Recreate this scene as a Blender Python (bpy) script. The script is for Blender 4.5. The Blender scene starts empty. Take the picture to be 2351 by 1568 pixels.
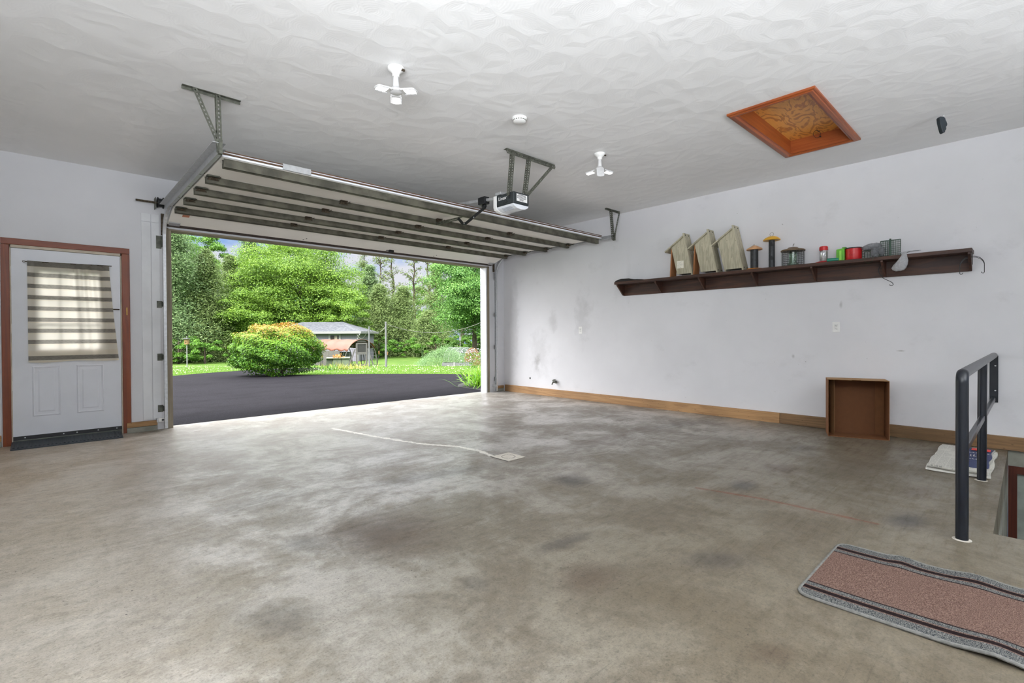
import bpy, math, random
import numpy as np
from mathutils import Vector, Matrix
random.seed(7); RNG = np.random.default_rng(11)
SC = bpy.context.scene
COL = SC.collection
PI = math.pi
# ------------------------------------------------------------------ materials
def srgb(r, g, b):
    f = lambda c: (c/255/12.92) if c/255 <= .04045 else ((c/255+.055)/1.055)**2.4
    return (f(r), f(g), f(b), 1)
class NT:
    """small helper round a material's node tree"""
    def __init__(s, name):
        s.m = bpy.data.materials.new(name); s.m.use_nodes = True
        s.t = s.m.node_tree; s.t.nodes.clear()
        s.out = s.n('ShaderNodeOutputMaterial')
    def n(s, typ, **kw):
        nd = s.t.nodes.new(typ)
        for k, v in kw.items(): setattr(nd, k, v)
        return nd
    def link(s, a, b): s.t.links.new(a, b)
    def setin(s, nd, key, v):
        if v is None: return
        if hasattr(v, 'is_output') or isinstance(v, bpy.types.NodeSocket): s.link(v, nd.inputs[key])
        else: nd.inputs[key].default_value = v
    def math(s, op, a, b=0.0, c=None, clamp=False):
        nd = s.n('ShaderNodeMath', operation=op, use_clamp=clamp)
        s.setin(nd, 0, a); s.setin(nd, 1, b)
        if c is not None: s.setin(nd, 2, c)
        return nd.outputs[0]
    def vmath(s, op, a, b=None, out=0):
        nd = s.n('ShaderNodeVectorMath', operation=op); s.setin(nd, 0, a)
        if b is not None: s.setin(nd, 1, b)
        return nd.outputs[out]
    def mix(s, f, a, b, blend='MIX'):
        nd = s.n('ShaderNodeMix', data_type='RGBA', blend_type=blend)
        s.setin(nd, 0, f); s.setin(nd, 6, a); s.setin(nd, 7, b)
        return nd.outputs[2]
    def ramp(s, f, a, b, lo=0.0, hi=1.0, smooth=True):
        nd = s.n('ShaderNodeMapRange', interpolation_type='SMOOTHSTEP' if smooth else 'LINEAR')
        s.setin(nd, 0, f); s.setin(nd, 1, a); s.setin(nd, 2, b); s.setin(nd, 3, lo); s.setin(nd, 4, hi)
        return nd.outputs[0]
    def pos(s, obj=True):
        if obj: return s.n('ShaderNodeTexCoord').outputs['Object']
        return s.n('ShaderNodeNewGeometry').outputs['Position']
    def scale(s, v, sc, rot=(0, 0, 0), loc=(0, 0, 0)):
        nd = s.n('ShaderNodeMapping'); s.link(v, nd.inputs[0])
        nd.inputs['Scale'].default_value = sc; nd.inputs['Rotation'].default_value = rot; nd.inputs['Location'].default_value = loc
        return nd.outputs[0]
    def noise(s, v, sc, det=4, rough=.55, dist=0.0, out=0):
        nd = s.n('ShaderNodeTexNoise'); s.link(v, nd.inputs['Vector'])
        nd.inputs['Scale'].default_value = sc; nd.inputs['Detail'].default_value = det
        nd.inputs['Roughness'].default_value = rough; nd.inputs['Distortion'].default_value = dist
        return nd.outputs[out]
    def bump(s, h, st=.3, dist=.01, normal=None):
        nd = s.n('ShaderNodeBump'); s.setin(nd, 'Height', h); nd.inputs['Strength'].default_value = st
        nd.inputs['Distance'].default_value = dist
        if normal is not None: s.link(normal, nd.inputs['Normal'])
        return nd.outputs[0]
    def bsdf(s, col, rough=.5, metal=0.0, normal=None, spec=.5, trans=0.0, alpha=None):
        nd = s.n('ShaderNodeBsdfPrincipled')
        s.setin(nd, 'Base Color', col); s.setin(nd, 'Roughness', rough); s.setin(nd, 'Metallic', metal)
        s.setin(nd, 'Specular IOR Level', spec); s.setin(nd, 'Transmission Weight', trans)
        if normal is not None: s.link(normal, nd.inputs['Normal'])
        if alpha is not None: s.setin(nd, 'Alpha', alpha)
        return nd
    def done(s, sh):
        s.link(sh.outputs[0] if hasattr(sh, 'outputs') else sh, s.out.inputs[0]); return s.m
MATS = {}
def plain(name, col, rough=.5, metal=0.0, var=.12, vs=12, bump=0.0, bs=60, spec=.5, stretch=(1, 1, 1), rvar=0.0):
    """a solid material with a little colour variation and surface grain of its own"""
    if name in MATS: return MATS[name]
    N = NT(name); p = N.scale(N.pos(), stretch)
    nz = N.noise(p, vs, 5)
    dk = tuple(c*(1-var) for c in col[:3])+(1,); lt = tuple(min(1, c*(1+var)) for c in col[:3])+(1,)
    c = N.mix(N.ramp(nz, .3, .7), dk, lt)
    nm = N.bump(N.noise(p, bs, 3), bump, .004) if bump else None
    r = N.math('MULTIPLY_ADD', nz, rvar, rough-rvar/2) if rvar else rough
    MATS[name] = N.done(N.bsdf(c, r, metal, nm, spec)); return MATS[name]
def wood(name, c1, c2, axis, rough=.5, ring=14, along=1.2, knots=True, bump=.15, fine=120):
    """timber with the grain running along one object axis"""
    if name in MATS: return MATS[name]
    N = NT(name); sc = [ring]*3; sc[axis] = along
    p = N.scale(N.pos(), tuple(sc))
    g = N.noise(p, 1.0, 4, .6, .8)
    st = N.math('SINE', N.math('MULTIPLY', g, 26.0))
    st = N.math('MULTIPLY_ADD', st, .5, .5)
    sf = [fine]*3; sf[axis] = 3
    f = N.noise(N.scale(N.pos(), tuple(sf)), 1.0, 3)
    m = N.math('ADD', N.math('MULTIPLY', st, .6), N.math('MULTIPLY', f, .4))
    c = N.mix(m, c1, c2)
    c = N.mix(N.ramp(N.noise(N.pos(), 1.6, 3), .35, .75, 0, .45), c, tuple(x*.55 for x in c1[:3])+(1,))
    if knots:
        sk = [5.5]*3; sk[axis] = 2.2
        v = N.n('ShaderNodeTexVoronoi'); N.link(N.scale(N.pos(), tuple(sk)), v.inputs['Vector']); v.inputs['Randomness'].default_value = 1
        k = N.ramp(v.outputs['Distance'], .05, .13, 1, 0)
        c = N.mix(N.math('MULTIPLY', k, .75), c, tuple(x*.3 for x in c1[:3])+(1,))
    MATS[name] = N.done(N.bsdf(c, rough, 0, N.bump(m, bump, .003))); return MATS[name]
def emis(name, col, st):
    if name in MATS: return MATS[name]
    N = NT(name); e = N.n('ShaderNodeEmission'); e.inputs[0].default_value = col; e.inputs[1].default_value = st
    MATS[name] = N.done(e); return MATS[name]
def glassy(name, tint=(1, 1, 1, 1), refl=.12):
    if name in MATS: return MATS[name]
    N = NT(name); tr = N.n('ShaderNodeBsdfTransparent'); tr.inputs[0].default_value = tint
    gl = N.n('ShaderNodeBsdfGlossy'); gl.inputs['Roughness'].default_value = .03
    lw = N.n('ShaderNodeLayerWeight'); lw.inputs[0].default_value = .35
    mx = N.n('ShaderNodeMixShader'); N.link(N.math('MULTIPLY_ADD', lw.outputs['Fresnel'], .6, refl*.3), mx.inputs[0])
    N.link(tr.outputs[0], mx.inputs[1]); N.link(gl.outputs[0], mx.inputs[2])
    MATS[name] = N.done(mx); return MATS[name]
OUTK = .27
def dim(c, k=None): k = OUTK if k is None else k; return (c[0]*k, c[1]*k, c[2]*k, 1)
def leafmat(name, dark, light, trans=.35, third=None, rough=.55):
    """leaf: two greens mixed leaf by leaf, some light passing through"""
    if name in MATS: return MATS[name]
    dark, light, third = dim(dark, .7), dim(light, .7), dim(third, .68) if third else None
    N = NT(name); a = N.n('ShaderNodeAttribute'); a.attribute_name = 'tint'
    c = N.mix(a.outputs['Fac'], dark, light)
    if third:
        b = N.n('ShaderNodeAttribute'); b.attribute_name = 'young'
        c = N.mix(b.outputs['Fac'], c, third)
    d = N.bsdf(c, rough, 0, None, .3); t = N.n('ShaderNodeBsdfTranslucent'); N.link(c, t.inputs[0])
    mx = N.n('ShaderNodeMixShader'); mx.inputs[0].default_value = trans
    N.link(d.outputs[0], mx.inputs[1]); N.link(t.outputs[0], mx.inputs[2])
    MATS[name] = N.done(mx); return MATS[name]
# ------------------------------------------------------------------ geometry
ORG = {}
class MB:
    def __init__(s): s.v = []; s.f = []; s.mi = []; s.cur = 0
    def add(s, vs, fs):
        b = len(s.v); s.v += [tuple(v) for v in vs]
        for f in fs: s.f.append([b+i for i in f]); s.mi.append(s.cur)
        return s
    def box(s, x0, x1, y0, y1, z0, z1):
        vs = [(x, y, z) for z in (z0, z1) for y in (y0, y1) for x in (x0, x1)]
        return s.add(vs, [(0, 2, 3, 1), (4, 5, 7, 6), (0, 1, 5, 4), (2, 6, 7, 3), (0, 4, 6, 2), (1, 3, 7, 5)])
    def ob(s, c, ax, ay, az):
        c, ax, ay, az = (Vector(q) for q in (c, ax, ay, az))
        vs = [c+ax*i+ay*j+az*k for k in (-1, 1) for j in (-1, 1) for i in (-1, 1)]
        return s.add(vs, [(0, 2, 3, 1), (4, 5, 7, 6), (0, 1, 5, 4), (2, 6, 7, 3), (0, 4, 6, 2), (1, 3, 7, 5)])
    def bar(s, p0, p1, w, t, side):
        """rectangular bar from p0 to p1, w across along side, t thick"""
        p0, p1, sd = Vector(p0), Vector(p1), Vector(side)
        d = (p1-p0); L = d.length; d.normalize(); sd = (sd-d*sd.dot(d)).normalized(); n = d.cross(sd)
        return s.ob((p0+p1)/2, d*L/2, sd*w/2, n*t/2)
    def perf(s, p0, p1, w, side, t=.003, pitch=.03):
        """slotted steel strip: two rails joined by rungs, so its holes are real"""
        p0, p1, sd = Vector(p0), Vector(p1), Vector(side)
        d = p1-p0; L = d.length; d.normalize(); sd = (sd-d*sd.dot(d)).normalized()
        for q in (-1, 1): s.bar(p0+sd*q*w*.33, p1+sd*q*w*.33, w*.34, t, sd)
        k = max(2, int(L/pitch))
        for i in range(k+1):
            c = p0+d*(L*i/k); s.ob(c, d*pitch*.27, sd*w*.2, d.cross(sd)*t*.5)
        return s
    def tube(s, pts, r, n=10, caps=True, r2=None):
        pts = [Vector(p) for p in pts]; m = len(pts); b = len(s.v); prev = None
        for i, p in enumerate(pts):
            d = (pts[min(i+1, m-1)]-pts[max(i-1, 0)]).normalized()
            if prev is None:
                a = Vector((0, 0, 1)) if abs(d.z) < .9 else Vector((1, 0, 0)); u = d.cross(a).normalized()
            else: u = (prev-d*prev.dot(d)).normalized()
            prev = u; w = d.cross(u); rr = r if r2 is None else r+(r2-r)*i/(m-1)
            for k in range(n):
                a = 2*PI*k/n; s.v.append(tuple(p+u*math.cos(a)*rr+w*math.sin(a)*rr))
        for i in range(m-1):
            for k in range(n):
                s.f.append([b+i*n+k, b+i*n+(k+1) % n, b+(i+1)*n+(k+1) % n, b+(i+1)*n+k]); s.mi.append(s.cur)
        if caps:
            s.f.append([b+k for k in range(n)][::-1]); s.f.append([b+(m-1)*n+k for k in range(n)]); s.mi += [s.cur]*2
        return s
    def lathe(s, prof, c=(0, 0, 0), n=28, ax=(0, 0, 1)):
        """prof: (radius, height) pairs turned about ax through c"""
        c = Vector(c); az = Vector(ax).normalized(); a = Vector((1, 0, 0)) if abs(az.x) < .9 else Vector((0, 1, 0))
        ux = (a-az*a.dot(az)).normalized(); uy = az.cross(ux); b = len(s.v); m = len(prof)
        for r, h in prof:
            for k in range(n):
                t = 2*PI*k/n; s.v.append(tuple(c+ux*r*math.cos(t)+uy*r*math.sin(t)+az*h))
        for i in range(m-1):
            for k in range(n):
                s.f.append([b+i*n+k, b+i*n+(k+1) % n, b+(i+1)*n+(k+1) % n, b+(i+1)*n+k]); s.mi.append(s.cur)
        if prof[0][0] > 1e-6: s.f.append([b+k for k in range(n)][::-1]); s.mi.append(s.cur)
        if prof[-1][0] > 1e-6: s.f.append([b+(m-1)*n+k for k in range(n)]); s.mi.append(s.cur)
        return s
    def cyl(s, p0, p1, r, n=16, r2=None): return s.tube([p0, p1], r, n, True, r2)
    def prism(s, poly, o, ux, uy, ext):
        """polygon in the plane (o, ux, uy), pushed out by ext"""
        o, ux, uy, ext = (Vector(q) for q in (o, ux, uy, ext)); n = len(poly)
        base = [o+ux*a+uy*b for a, b in poly]; vs = base+[p+ext for p in base]
        return s.add(vs, [list(range(n))[::-1], [n+i for i in range(n)]]+[(i, (i+1) % n, n+(i+1) % n, n+i) for i in range(n)])
    def build(s, name, mat, parent=None, bevel=0.0, smooth=False, seg=2, angle=35):
        o0 = ORG.get(parent.name, Vector()) if parent else Vector()
        me = bpy.data.meshes.new(name)
        me.from_pydata([(v[0]-o0.x, v[1]-o0.y, v[2]-o0.z) for v in s.v], [], s.f)
        for m in (mat if isinstance(mat, (list, tuple)) else [mat]): me.materials.append(m)
        if isinstance(mat, (list, tuple)): me.polygons.foreach_set('material_index', s.mi)
        me.validate()
        import bmesh
        bm = bmesh.new(); bm.from_mesh(me); bmesh.ops.recalc_face_normals(bm, faces=bm.faces); bm.to_mesh(me); bm.free()
        o = bpy.data.objects.new(name, me); COL.objects.link(o)
        if parent: o.parent = parent
        ORG[o.name] = o0
        if smooth:
            me.polygons.foreach_set('use_smooth', [True]*len(me.polygons))
            try: me.set_sharp_from_angle(angle=math.radians(angle))
            except Exception: pass
        if bevel:
            b = o.modifiers.new('edge', 'BEVEL'); b.width = bevel; b.segments = seg; b.limit_method = 'ANGLE'; b.angle_limit = math.radians(40)
        return o
def tag(o, label, cat, group=None, kind=None):
    if label: o['label'] = label
    if cat: o['category'] = cat
    if group: o['group'] = group
    if kind: o['kind'] = kind
    return o
def thing(name, loc, label, cat, group=None, rot=None):
    o = bpy.data.objects.new(name, None); COL.objects.link(o); o.location = loc; o.empty_display_size = .05
    if rot: o.rotation_euler = rot
    ORG[o.name] = Vector(loc); return tag(o, label, cat, group)
def struct(o): o['kind'] = 'structure'; return o
def B(*a): return MB().box(*a)
def copy_tree(o, parent=None):
    c = o.copy(); COL.objects.link(c)
    if parent: c.parent = parent
    for ch in list(o.children): copy_tree(ch, c)
    return c
def arc(c, r, a0, a1, n, ux, uy):
    c, ux, uy = Vector(c), Vector(ux), Vector(uy)
    return [c+ux*r*math.cos(a0+(a1-a0)*i/n)+uy*r*math.sin(a0+(a1-a0)*i/n) for i in range(n+1)]
# measures of the place (metres)
XR, YF, HC, CAMZ = 6.669, 7.274, 3.05, 1.13055
XL, YB = -1.35, -3.4
GX0, GX1, GZ = 1.12, 6.20, 2.43
# ------------------------------------------------------------------ shared materials
def wall_mat(name, col, scuffs):
    N = NT(name); p = N.pos()
    c = N.mix(N.ramp(N.noise(p, 1.1, 4), .3, .72), tuple(x*.93 for x in col[:3])+(1,), col)
    if scuffs:
        sm = N.ramp(N.noise(N.scale(p, (1, 1.2, 1.6)), 1.7, 7, .66), .56, .80, 0, .16)
        c = N.mix(sm, c, srgb(120, 118, 112))
        sp = N.ramp(N.noise(p, 26, 2, .4), .785, .83, 0, .45)
        c = N.mix(sp, c, srgb(110, 105, 98))
        # soot smudges and scrapes at their own places on the plaster
        for (yy, zz, ry, rz, st) in [(5.28, 1.45, .18, .5, .28), (6.36, .62, .10, .16, .55), (6.3, .75, .3, .5, .22), (5.95, 1.35, .12, .2, .3), (.95, .93, .05, .012, .8), (1.5, 1.45, .02, .05, .5), (2.0, .84, .02, .03, .5), (6.95, 1.3, .12, 1.1, .25), (4.35, 2.0, .06, .5, .10)]:
            s = N.n('ShaderNodeSeparateXYZ'); N.link(p, s.inputs[0])
            u = N.math('MULTIPLY', N.math('SUBTRACT', s.outputs[1], yy), 1/ry); v = N.math('MULTIPLY', N.math('SUBTRACT', s.outputs[2], zz), 1/rz)
            d = N.math('SQRT', N.math('ADD', N.math('MULTIPLY', u, u), N.math('MULTIPLY', v, v)))
            d = N.math('ADD', d, N.math('MULTIPLY_ADD', N.noise(p, 6, 7, .65), 2.2, -1.1))
            c = N.mix(N.ramp(d, .1, 1.2, st*.75, 0), c, srgb(120, 118, 114))
    h = N.math('ADD', N.noise(p, 55, 3), N.math('MULTIPLY', N.noise(p, 7, 3), .8))
    return N.done(N.bsdf(c, .62, 0, N.bump(h, .10, .004), .35))
M_WALL = wall_mat('painted_plaster', srgb(226, 226, 229), True)
M_WALLP = wall_mat('painted_plaster_plain', srgb(224, 225, 229), False)
def ceil_mat():
    N = NT('swirl_plaster'); p = N.pos()
    q = N.vmath('ADD', p, N.vmath('MULTIPLY', N.noise(p, 1.5, 2, .5, 0, 1), (.25, .25, 0)))
    hs = []; cols = []
    for sc, off in ((4.2, (0, 0, 0)), (5.4, (3.7, 1.9, 0))):
        v = N.n('ShaderNodeTexVoronoi', voronoi_dimensions='2D'); N.link(N.scale(q, (1, 1, 1), loc=off), v.inputs['Vector'])
        v.inputs['Scale'].default_value = sc; v.inputs['Randomness'].default_value = .85
        d = v.outputs['Distance']
        ring = N.math('SINE', N.math('MULTIPLY', d, 75.0))
        hs.append(N.math('ADD', N.math('MULTIPLY', ring, .012), N.math('MULTIPLY', d, 1.0)))
    h = N.math('MAXIMUM', hs[0], N.math('MULTIPLY', hs[1], 1.0))
    c = N.mix(N.ramp(N.noise(p, .8, 3), .3, .7), srgb(232, 232, 232), srgb(238, 238, 238))
    return N.done(N.bsdf(c, .55, 0, N.bump(h, .36, .016), .4))
M_CEIL = ceil_mat()
def floor_mat():
    N = NT('stained_concrete'); p = N.pos()
    xyz = N.n('ShaderNodeSeparateXYZ'); N.link(p, xyz.inputs[0])
    X, Y = xyz.outputs[0], xyz.outputs[1]
    big = N.noise(p, .55, 5, .6, .3); mid = N.noise(p, 1.5, 10, .70, .35); pat = N.noise(N.scale(p, (1, 1, 1), loc=(7.3, 2.1, 0)), 3.4, 9, .72, .2); fine = N.noise(p, 17, 7, .7)
    trow = N.noise(N.scale(p, (1.2, 9, 1), rot=(0, 0, .5)), 2.2, 7, .7, .3)
    grain = N.noise(p, 130, 4, .65)
    c = N.mix(N.ramp(big, .32, .68), srgb(132, 125, 115), srgb(150, 145, 138))
    c = N.mix(N.ramp(mid, .47, .60, 0, .65), c, srgb(190, 187, 182))
    c = N.mix(N.ramp(mid, .50, .36, 0, .55), c, srgb(112, 101, 86))
    c = N.mix(N.ramp(pat, .53, .66, 0, .50), c, srgb(108, 98, 85))
    c = N.mix(N.ramp(pat, .44, .34, 0, .4), c, srgb(194, 191, 186))
    c = N.mix(N.ramp(trow, .54, .70, 0, .2), c, srgb(112, 102, 90))
    # warm, tan run of the slab under the side door, paler slab on the way out
    tan = N.math('MULTIPLY', N.ramp(X, 1.3, -.2), N.ramp(Y, .6, 3.0))
    c = N.mix(N.math('MULTIPLY', tan, .6), c, N.mix(N.ramp(Y, 3.0, 6.0), srgb(196, 186, 170), srgb(194, 174, 146)))
    olive_dim = N.math('MULTIPLY', N.math('MULTIPLY', N.ramp(Y, 3.8, .9), N.ramp(X, .0, 2.0)), .9)  # near-right slab tinted olive and darkened to stand in for dimmer light
    c = N.mix(N.math('MULTIPLY', olive_dim, .62), c, srgb(150, 142, 128))
    c = N.mix(olive_dim, c, (.45, .41, .33, 1), 'MULTIPLY')
    ST = [('1.36 2.546 2.09 -1.125 -1.847 -2.064', .8, 0), ('2.93 2.441 3.317 -3.991 -4.216 -3.401', .9, 1), ('3.761 1.455 3.33 -8.638 -4.319 -4.423', .95, 1),
          ('3.733 .503 1.022 -8.856 -4.385 -3.661', .95, 1), ('4.412 1.41 1.761 -5.503 -5.54 -3.522', .9, 0), ('2.021 1.731 3.672 -3.814 -2.401 -16.737', .7, 1),
          ('2.265 3.296 1.356 -.933 -1.179 -6.435', .5, 1), ('1.0 2.694 6.67 -2.462 -5.327 -4.745', .6, 1), ('1.813 1.409 3.221 -4.146 -4.273 -4.401', .6, 0),
          ('2.406 1.079 2.013 -4.557 -5.734 -5.886', .6, 1), ('5.342 1.511 1.85 -6.609 -4.456 -4.494', .6, 1), ('4.456 .533 .926 -7.605 -4.517 -4.594', .6, 0),
          ('.66 2.061 4.65 -1.502 -4.564 -4.737', .45, 1), ('4.338 3.071 1.056 -1.138 -.23 -4.297', .4, 0), ('1.052 3.614 2.812 -.819 -.226 -4.959', .35, 1),
          ('5.672 2.978 1.142 -1.995 -1.854 -4.455', .5, 1), ('1.397 1.729 9.857 -7.967 -7.426 -7.696', .45, 1), ('1.842 .624 3.31 -10.069 -10.207 -10.621', .5, 0)]
    wob = N.math('ADD', N.math('MULTIPLY_ADD', N.noise(p, 4.2, 8, .7, .3), 1.0, -.5), N.math('MULTIPLY_ADD', N.noise(p, 40, 4, .7), .9, -.45))
    for s, st, k in ST:
        cx, cy, a, b, e, f = map(float, s.split())
        q = N.vmath('SUBTRACT', p, (cx, cy, 0))
        u = N.vmath('DOT_PRODUCT', q, (a, b, 0), 1); v = N.vmath('DOT_PRODUCT', q, (e, f, 0), 1)
        d = N.math('SQRT', N.math('ADD', N.math('MULTIPLY', u, u), N.math('MULTIPLY', v, v)))
        d = N.math('ADD', d, wob)
        c = N.mix(N.ramp(d, .15, 1.25, st, 0), c, srgb(84, 70, 57) if k == 0 else srgb(76, 71, 65))
    def line(pts, w, col, st, c, nz=.6):
        nn = N.math('MULTIPLY_ADD', N.noise(p, 11, 5, .7), nz*w*4, -nz*w*2)
        best = None
        for (x0, y0), (x1, y1) in zip(pts[:-1], pts[1:]):
            L2 = (x1-x0)**2+(y1-y0)**2
            q = N.vmath('SUBTRACT', p, (x0, y0, 0))
            t = N.math('DIVIDE', N.vmath('DOT_PRODUCT', q, (x1-x0, y1-y0, 0), 1), L2, clamp=True)
            nd = N.n('ShaderNodeVectorMath', operation='SCALE'); nd.inputs[0].default_value = (x1-x0, y1-y0, 0); N.link(t, nd.inputs['Scale'])
            d = N.vmath('LENGTH', N.vmath('SUBTRACT', N.vmath('MULTIPLY', q, (1, 1, 0)), nd.outputs[0]), None, 1)
            best = d if best is None else N.math('MINIMUM', best, d)
        d = N.math('ADD', best, nn)
        return N.mix(N.ramp(d, w*.4, w, st, 0), c, col)
    c = line([(3.233, 3.216), (3.526, 3.266), (3.946, 3.17), (4.429, 3.136), (5.446, 3.206)], .09, srgb(104, 92, 78), .5, c)
    c = line([(2.4, 5.6), (2.6, 4.9), (2.74, 4.3), (2.9, 3.9), (2.95, 3.6)], .16, srgb(120, 110, 98), .5, c)
    c = line([(2.504, 5.802), (2.627, 5.101), (2.792, 4.376), (2.998, 3.975), (3.036, 3.677), (3.002, 3.445)], .035, srgb(226, 221, 212), .9, c, .9)
    c = line([(3.176, 3.182), (3.377, 3.074), (3.565, 2.864), (3.832, 2.763), (4.292, 2.825)], .012, srgb(186, 181, 172), .35, c)
    c = line([(3.438, 1.67), (3.528, 1.25), (3.536, .866), (3.542, .623)], .022, srgb(112, 66, 42), .9, c)
    c = line([(.057, 3.428), (.321, 3.393), (.559, 3.369), (.929, 3.557), (1.338, 3.593), (2.045, 3.6)], .008, srgb(190, 185, 178), .3, c)
    dk = lambda q, k: N.mix(1.0, q, (k, k, k*.97, 1), 'MULTIPLY')
    c = N.mix(N.ramp(fine, .51, .60, 0, .42), c, dk(c, .62)); c = N.mix(N.ramp(fine, .47, .39, 0, .34), c, dk(c, 1.28))
    flk = N.noise(p, 75, 4, .7); c = N.mix(N.ramp(flk, .55, .63, 0, .6), c, dk(c, .58)); c = N.mix(N.ramp(flk, .43, .36, 0, .5), c, dk(c, 1.3))
    c = N.mix(N.ramp(grain, .48, .62, 0, .55), c, dk(c, .7))
    scr = N.noise(N.scale(p, (3, 130, 1), rot=(0, 0, -.95)), 1.0, 3, .5); c = N.mix(N.math('MULTIPLY', N.ramp(scr, .60, .67, 0, .6), N.ramp(N.noise(p, .9, 3), .42, .56)), c, dk(c, .6))
    scr2 = N.noise(N.scale(p, (120, 2.5, 1), rot=(0, 0, .25)), 1.0, 3, .5); c = N.mix(N.math('MULTIPLY', N.ramp(scr2, .63, .70, 0, .25), N.ramp(N.noise(p, 1.3, 3), .46, .58)), c, dk(c, 1.3))
    pit = N.ramp(N.noise(p, 60, 2, .5), .68, .72, 0, .85)
    pit = N.math('MULTIPLY', pit, N.ramp(N.noise(p, 1.1, 3), .42, .6))
    c = N.mix(pit, c, srgb(44, 38, 33))
    rg = N.math('ADD', N.ramp(mid, .36, .62, .46, .29), N.math('MULTIPLY', N.ramp(trow, .45, .75), .16))
    h = N.math('ADD', N.math('MULTIPLY', trow, .35), N.math('ADD', N.math('MULTIPLY', fine, .45), N.math('MULTIPLY', grain, .06)))
    return N.done(N.bsdf(c, rg, 0, N.bump(h, .16, .006), .5))
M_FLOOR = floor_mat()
M_CONC = plain('rough_concrete', srgb(140, 140, 130), .85, 0, .3, 4, .4, 30)
M_GALV = plain('galvanized_steel', srgb(196, 198, 200), .42, .6, .1, 30, .05, 80, rvar=.15)
M_GALVD = plain('dull_galvanized_steel', srgb(92, 94, 84), .5, .35, .35, 22, .08, 60)
M_STRUT = plain('dusty_strut_steel', srgb(92, 90, 78), .62, .2, .4, 9, .08, 60)
M_RUST = plain('rusty_steel', srgb(82, 72, 58), .7, .4, .5, 50, .2, 80)
M_DOORW = plain('door_panel_white', srgb(240, 237, 230), .5, 0, .03, 3)
M_BLACK = plain('black_plastic', srgb(26, 28, 30), .45, 0, .15, 30)
M_RUBBER = plain('black_rubber', srgb(40, 48, 54), .5, 0, .2, 20, .1, 80)
M_WHITE = plain('white_plastic', srgb(236, 236, 234), .4, 0, .03, 8)
M_PAINT = plain('white_paint', srgb(228, 230, 233), .5, 0, .04, 5, .04, 30)
M_VINYL = plain('white_vinyl', srgb(240, 242, 248), .4, 0, .02, 5)
M_RAIL = plain('navy_black_paint', srgb(20, 25, 34), .3, 0, .2, 14, .05, 50)
M_CASE = wood('stained_pine_casing', srgb(112, 46, 8), srgb(138, 64, 14), 2, .4, 18, .8, False, .05)
M_CASEX = wood('stained_pine_casing_head', srgb(112, 46, 8), srgb(138, 64, 14), 0, .4, 18, .8, False, .05)
M_TIMX = wood('raw_timber_x', srgb(148, 112, 72), srgb(182, 142, 96), 0, .7, 16, 1.0)
M_TIMY = wood('raw_timber_y', srgb(150, 112, 74), srgb(188, 148, 102), 1, .7, 16, .8)
M_TIMYD = wood('raw_timber_dark', srgb(108, 82, 54), srgb(142, 110, 74), 1, .7, 16, .8)
M_JAMB = wood('weathered_jamb', srgb(128, 118, 100), srgb(158, 148, 130), 2, .7, 20, .7, False)
M_SHELF = wood('dark_stained_shelf', srgb(44, 26, 18), srgb(82, 50, 34), 1, .55, 12, .9, True, .08)
M_SHELFZ = wood('dark_stained_bracket', srgb(48, 28, 20), srgb(84, 52, 36), 2, .55, 12, .9, False, .08)
M_GREY = wood('weathered_cedar', srgb(158, 152, 130), srgb(202, 196, 172), 2, .8, 22, 2.0, True, .2)
M_CEDAR = wood('fresh_cedar', srgb(150, 96, 56), srgb(178, 122, 78), 2, .7, 22, 2.0, False, .1)
M_PLY = wood('plywood_face', srgb(196, 128, 52), srgb(160, 88, 34), 0, .5, 3.2, .9, False, .03, 60)
M_HATCH = wood('hatch_trim_x', srgb(138, 64, 24), srgb(164, 88, 40), 0, .4, 24, .7, False, .05)
M_HATCHY = wood('hatch_trim_y', srgb(138, 64, 24), srgb(164, 88, 40), 1, .4, 24, .7, False, .05)
M_CARD = plain('cardboard', srgb(118, 76, 42), .8, 0, .06, 20, .05, 120)
M_CARDL = plain('cardboard_edge', srgb(160, 124, 84), .8, 0, .06, 20)
M_GLASS = glassy('clear_glass')
M_ASPH = None
M_LEAFD = leafmat('maple_leaves', srgb(58, 100, 28), srgb(150, 190, 70), .35)
M_LEAFR = leafmat('sycamore_leaves', srgb(50, 104, 44), srgb(142, 192, 96), .35)
M_LEAFP = leafmat('pine_needles', srgb(88, 120, 60), srgb(152, 172, 106), .35)
M_LEAFS = leafmat('spruce_needles', srgb(80, 118, 68), srgb(156, 182, 126), .35)
M_LEAFT = leafmat('thin_tree_leaves', srgb(70, 94, 46), srgb(140, 158, 88), .3)
M_LEAFU = leafmat('undergrowth_leaves', srgb(42, 88, 24), srgb(116, 168, 52), .3)
M_LEAFB = leafmat('burning_bush_leaves', srgb(34, 92, 14), srgb(128, 176, 40), .25, srgb(226, 150, 80))
M_LEAFL = leafmat('daylily_leaves', srgb(62, 128, 22), srgb(160, 212, 62), .3)
M_LEAFY = leafmat('yellowing_leaves', srgb(96, 136, 44), srgb(200, 184, 92), .3)
M_FERN = leafmat('asparagus_fern', srgb(104, 146, 92), srgb(160, 192, 138), .3)
M_GRASS = leafmat('grass_blades', srgb(66, 116, 30), srgb(140, 176, 70), .25)
M_BARK = plain('tree_bark', srgb(96, 82, 66), .85, 0, .35, 6, .5, 20)
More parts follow.
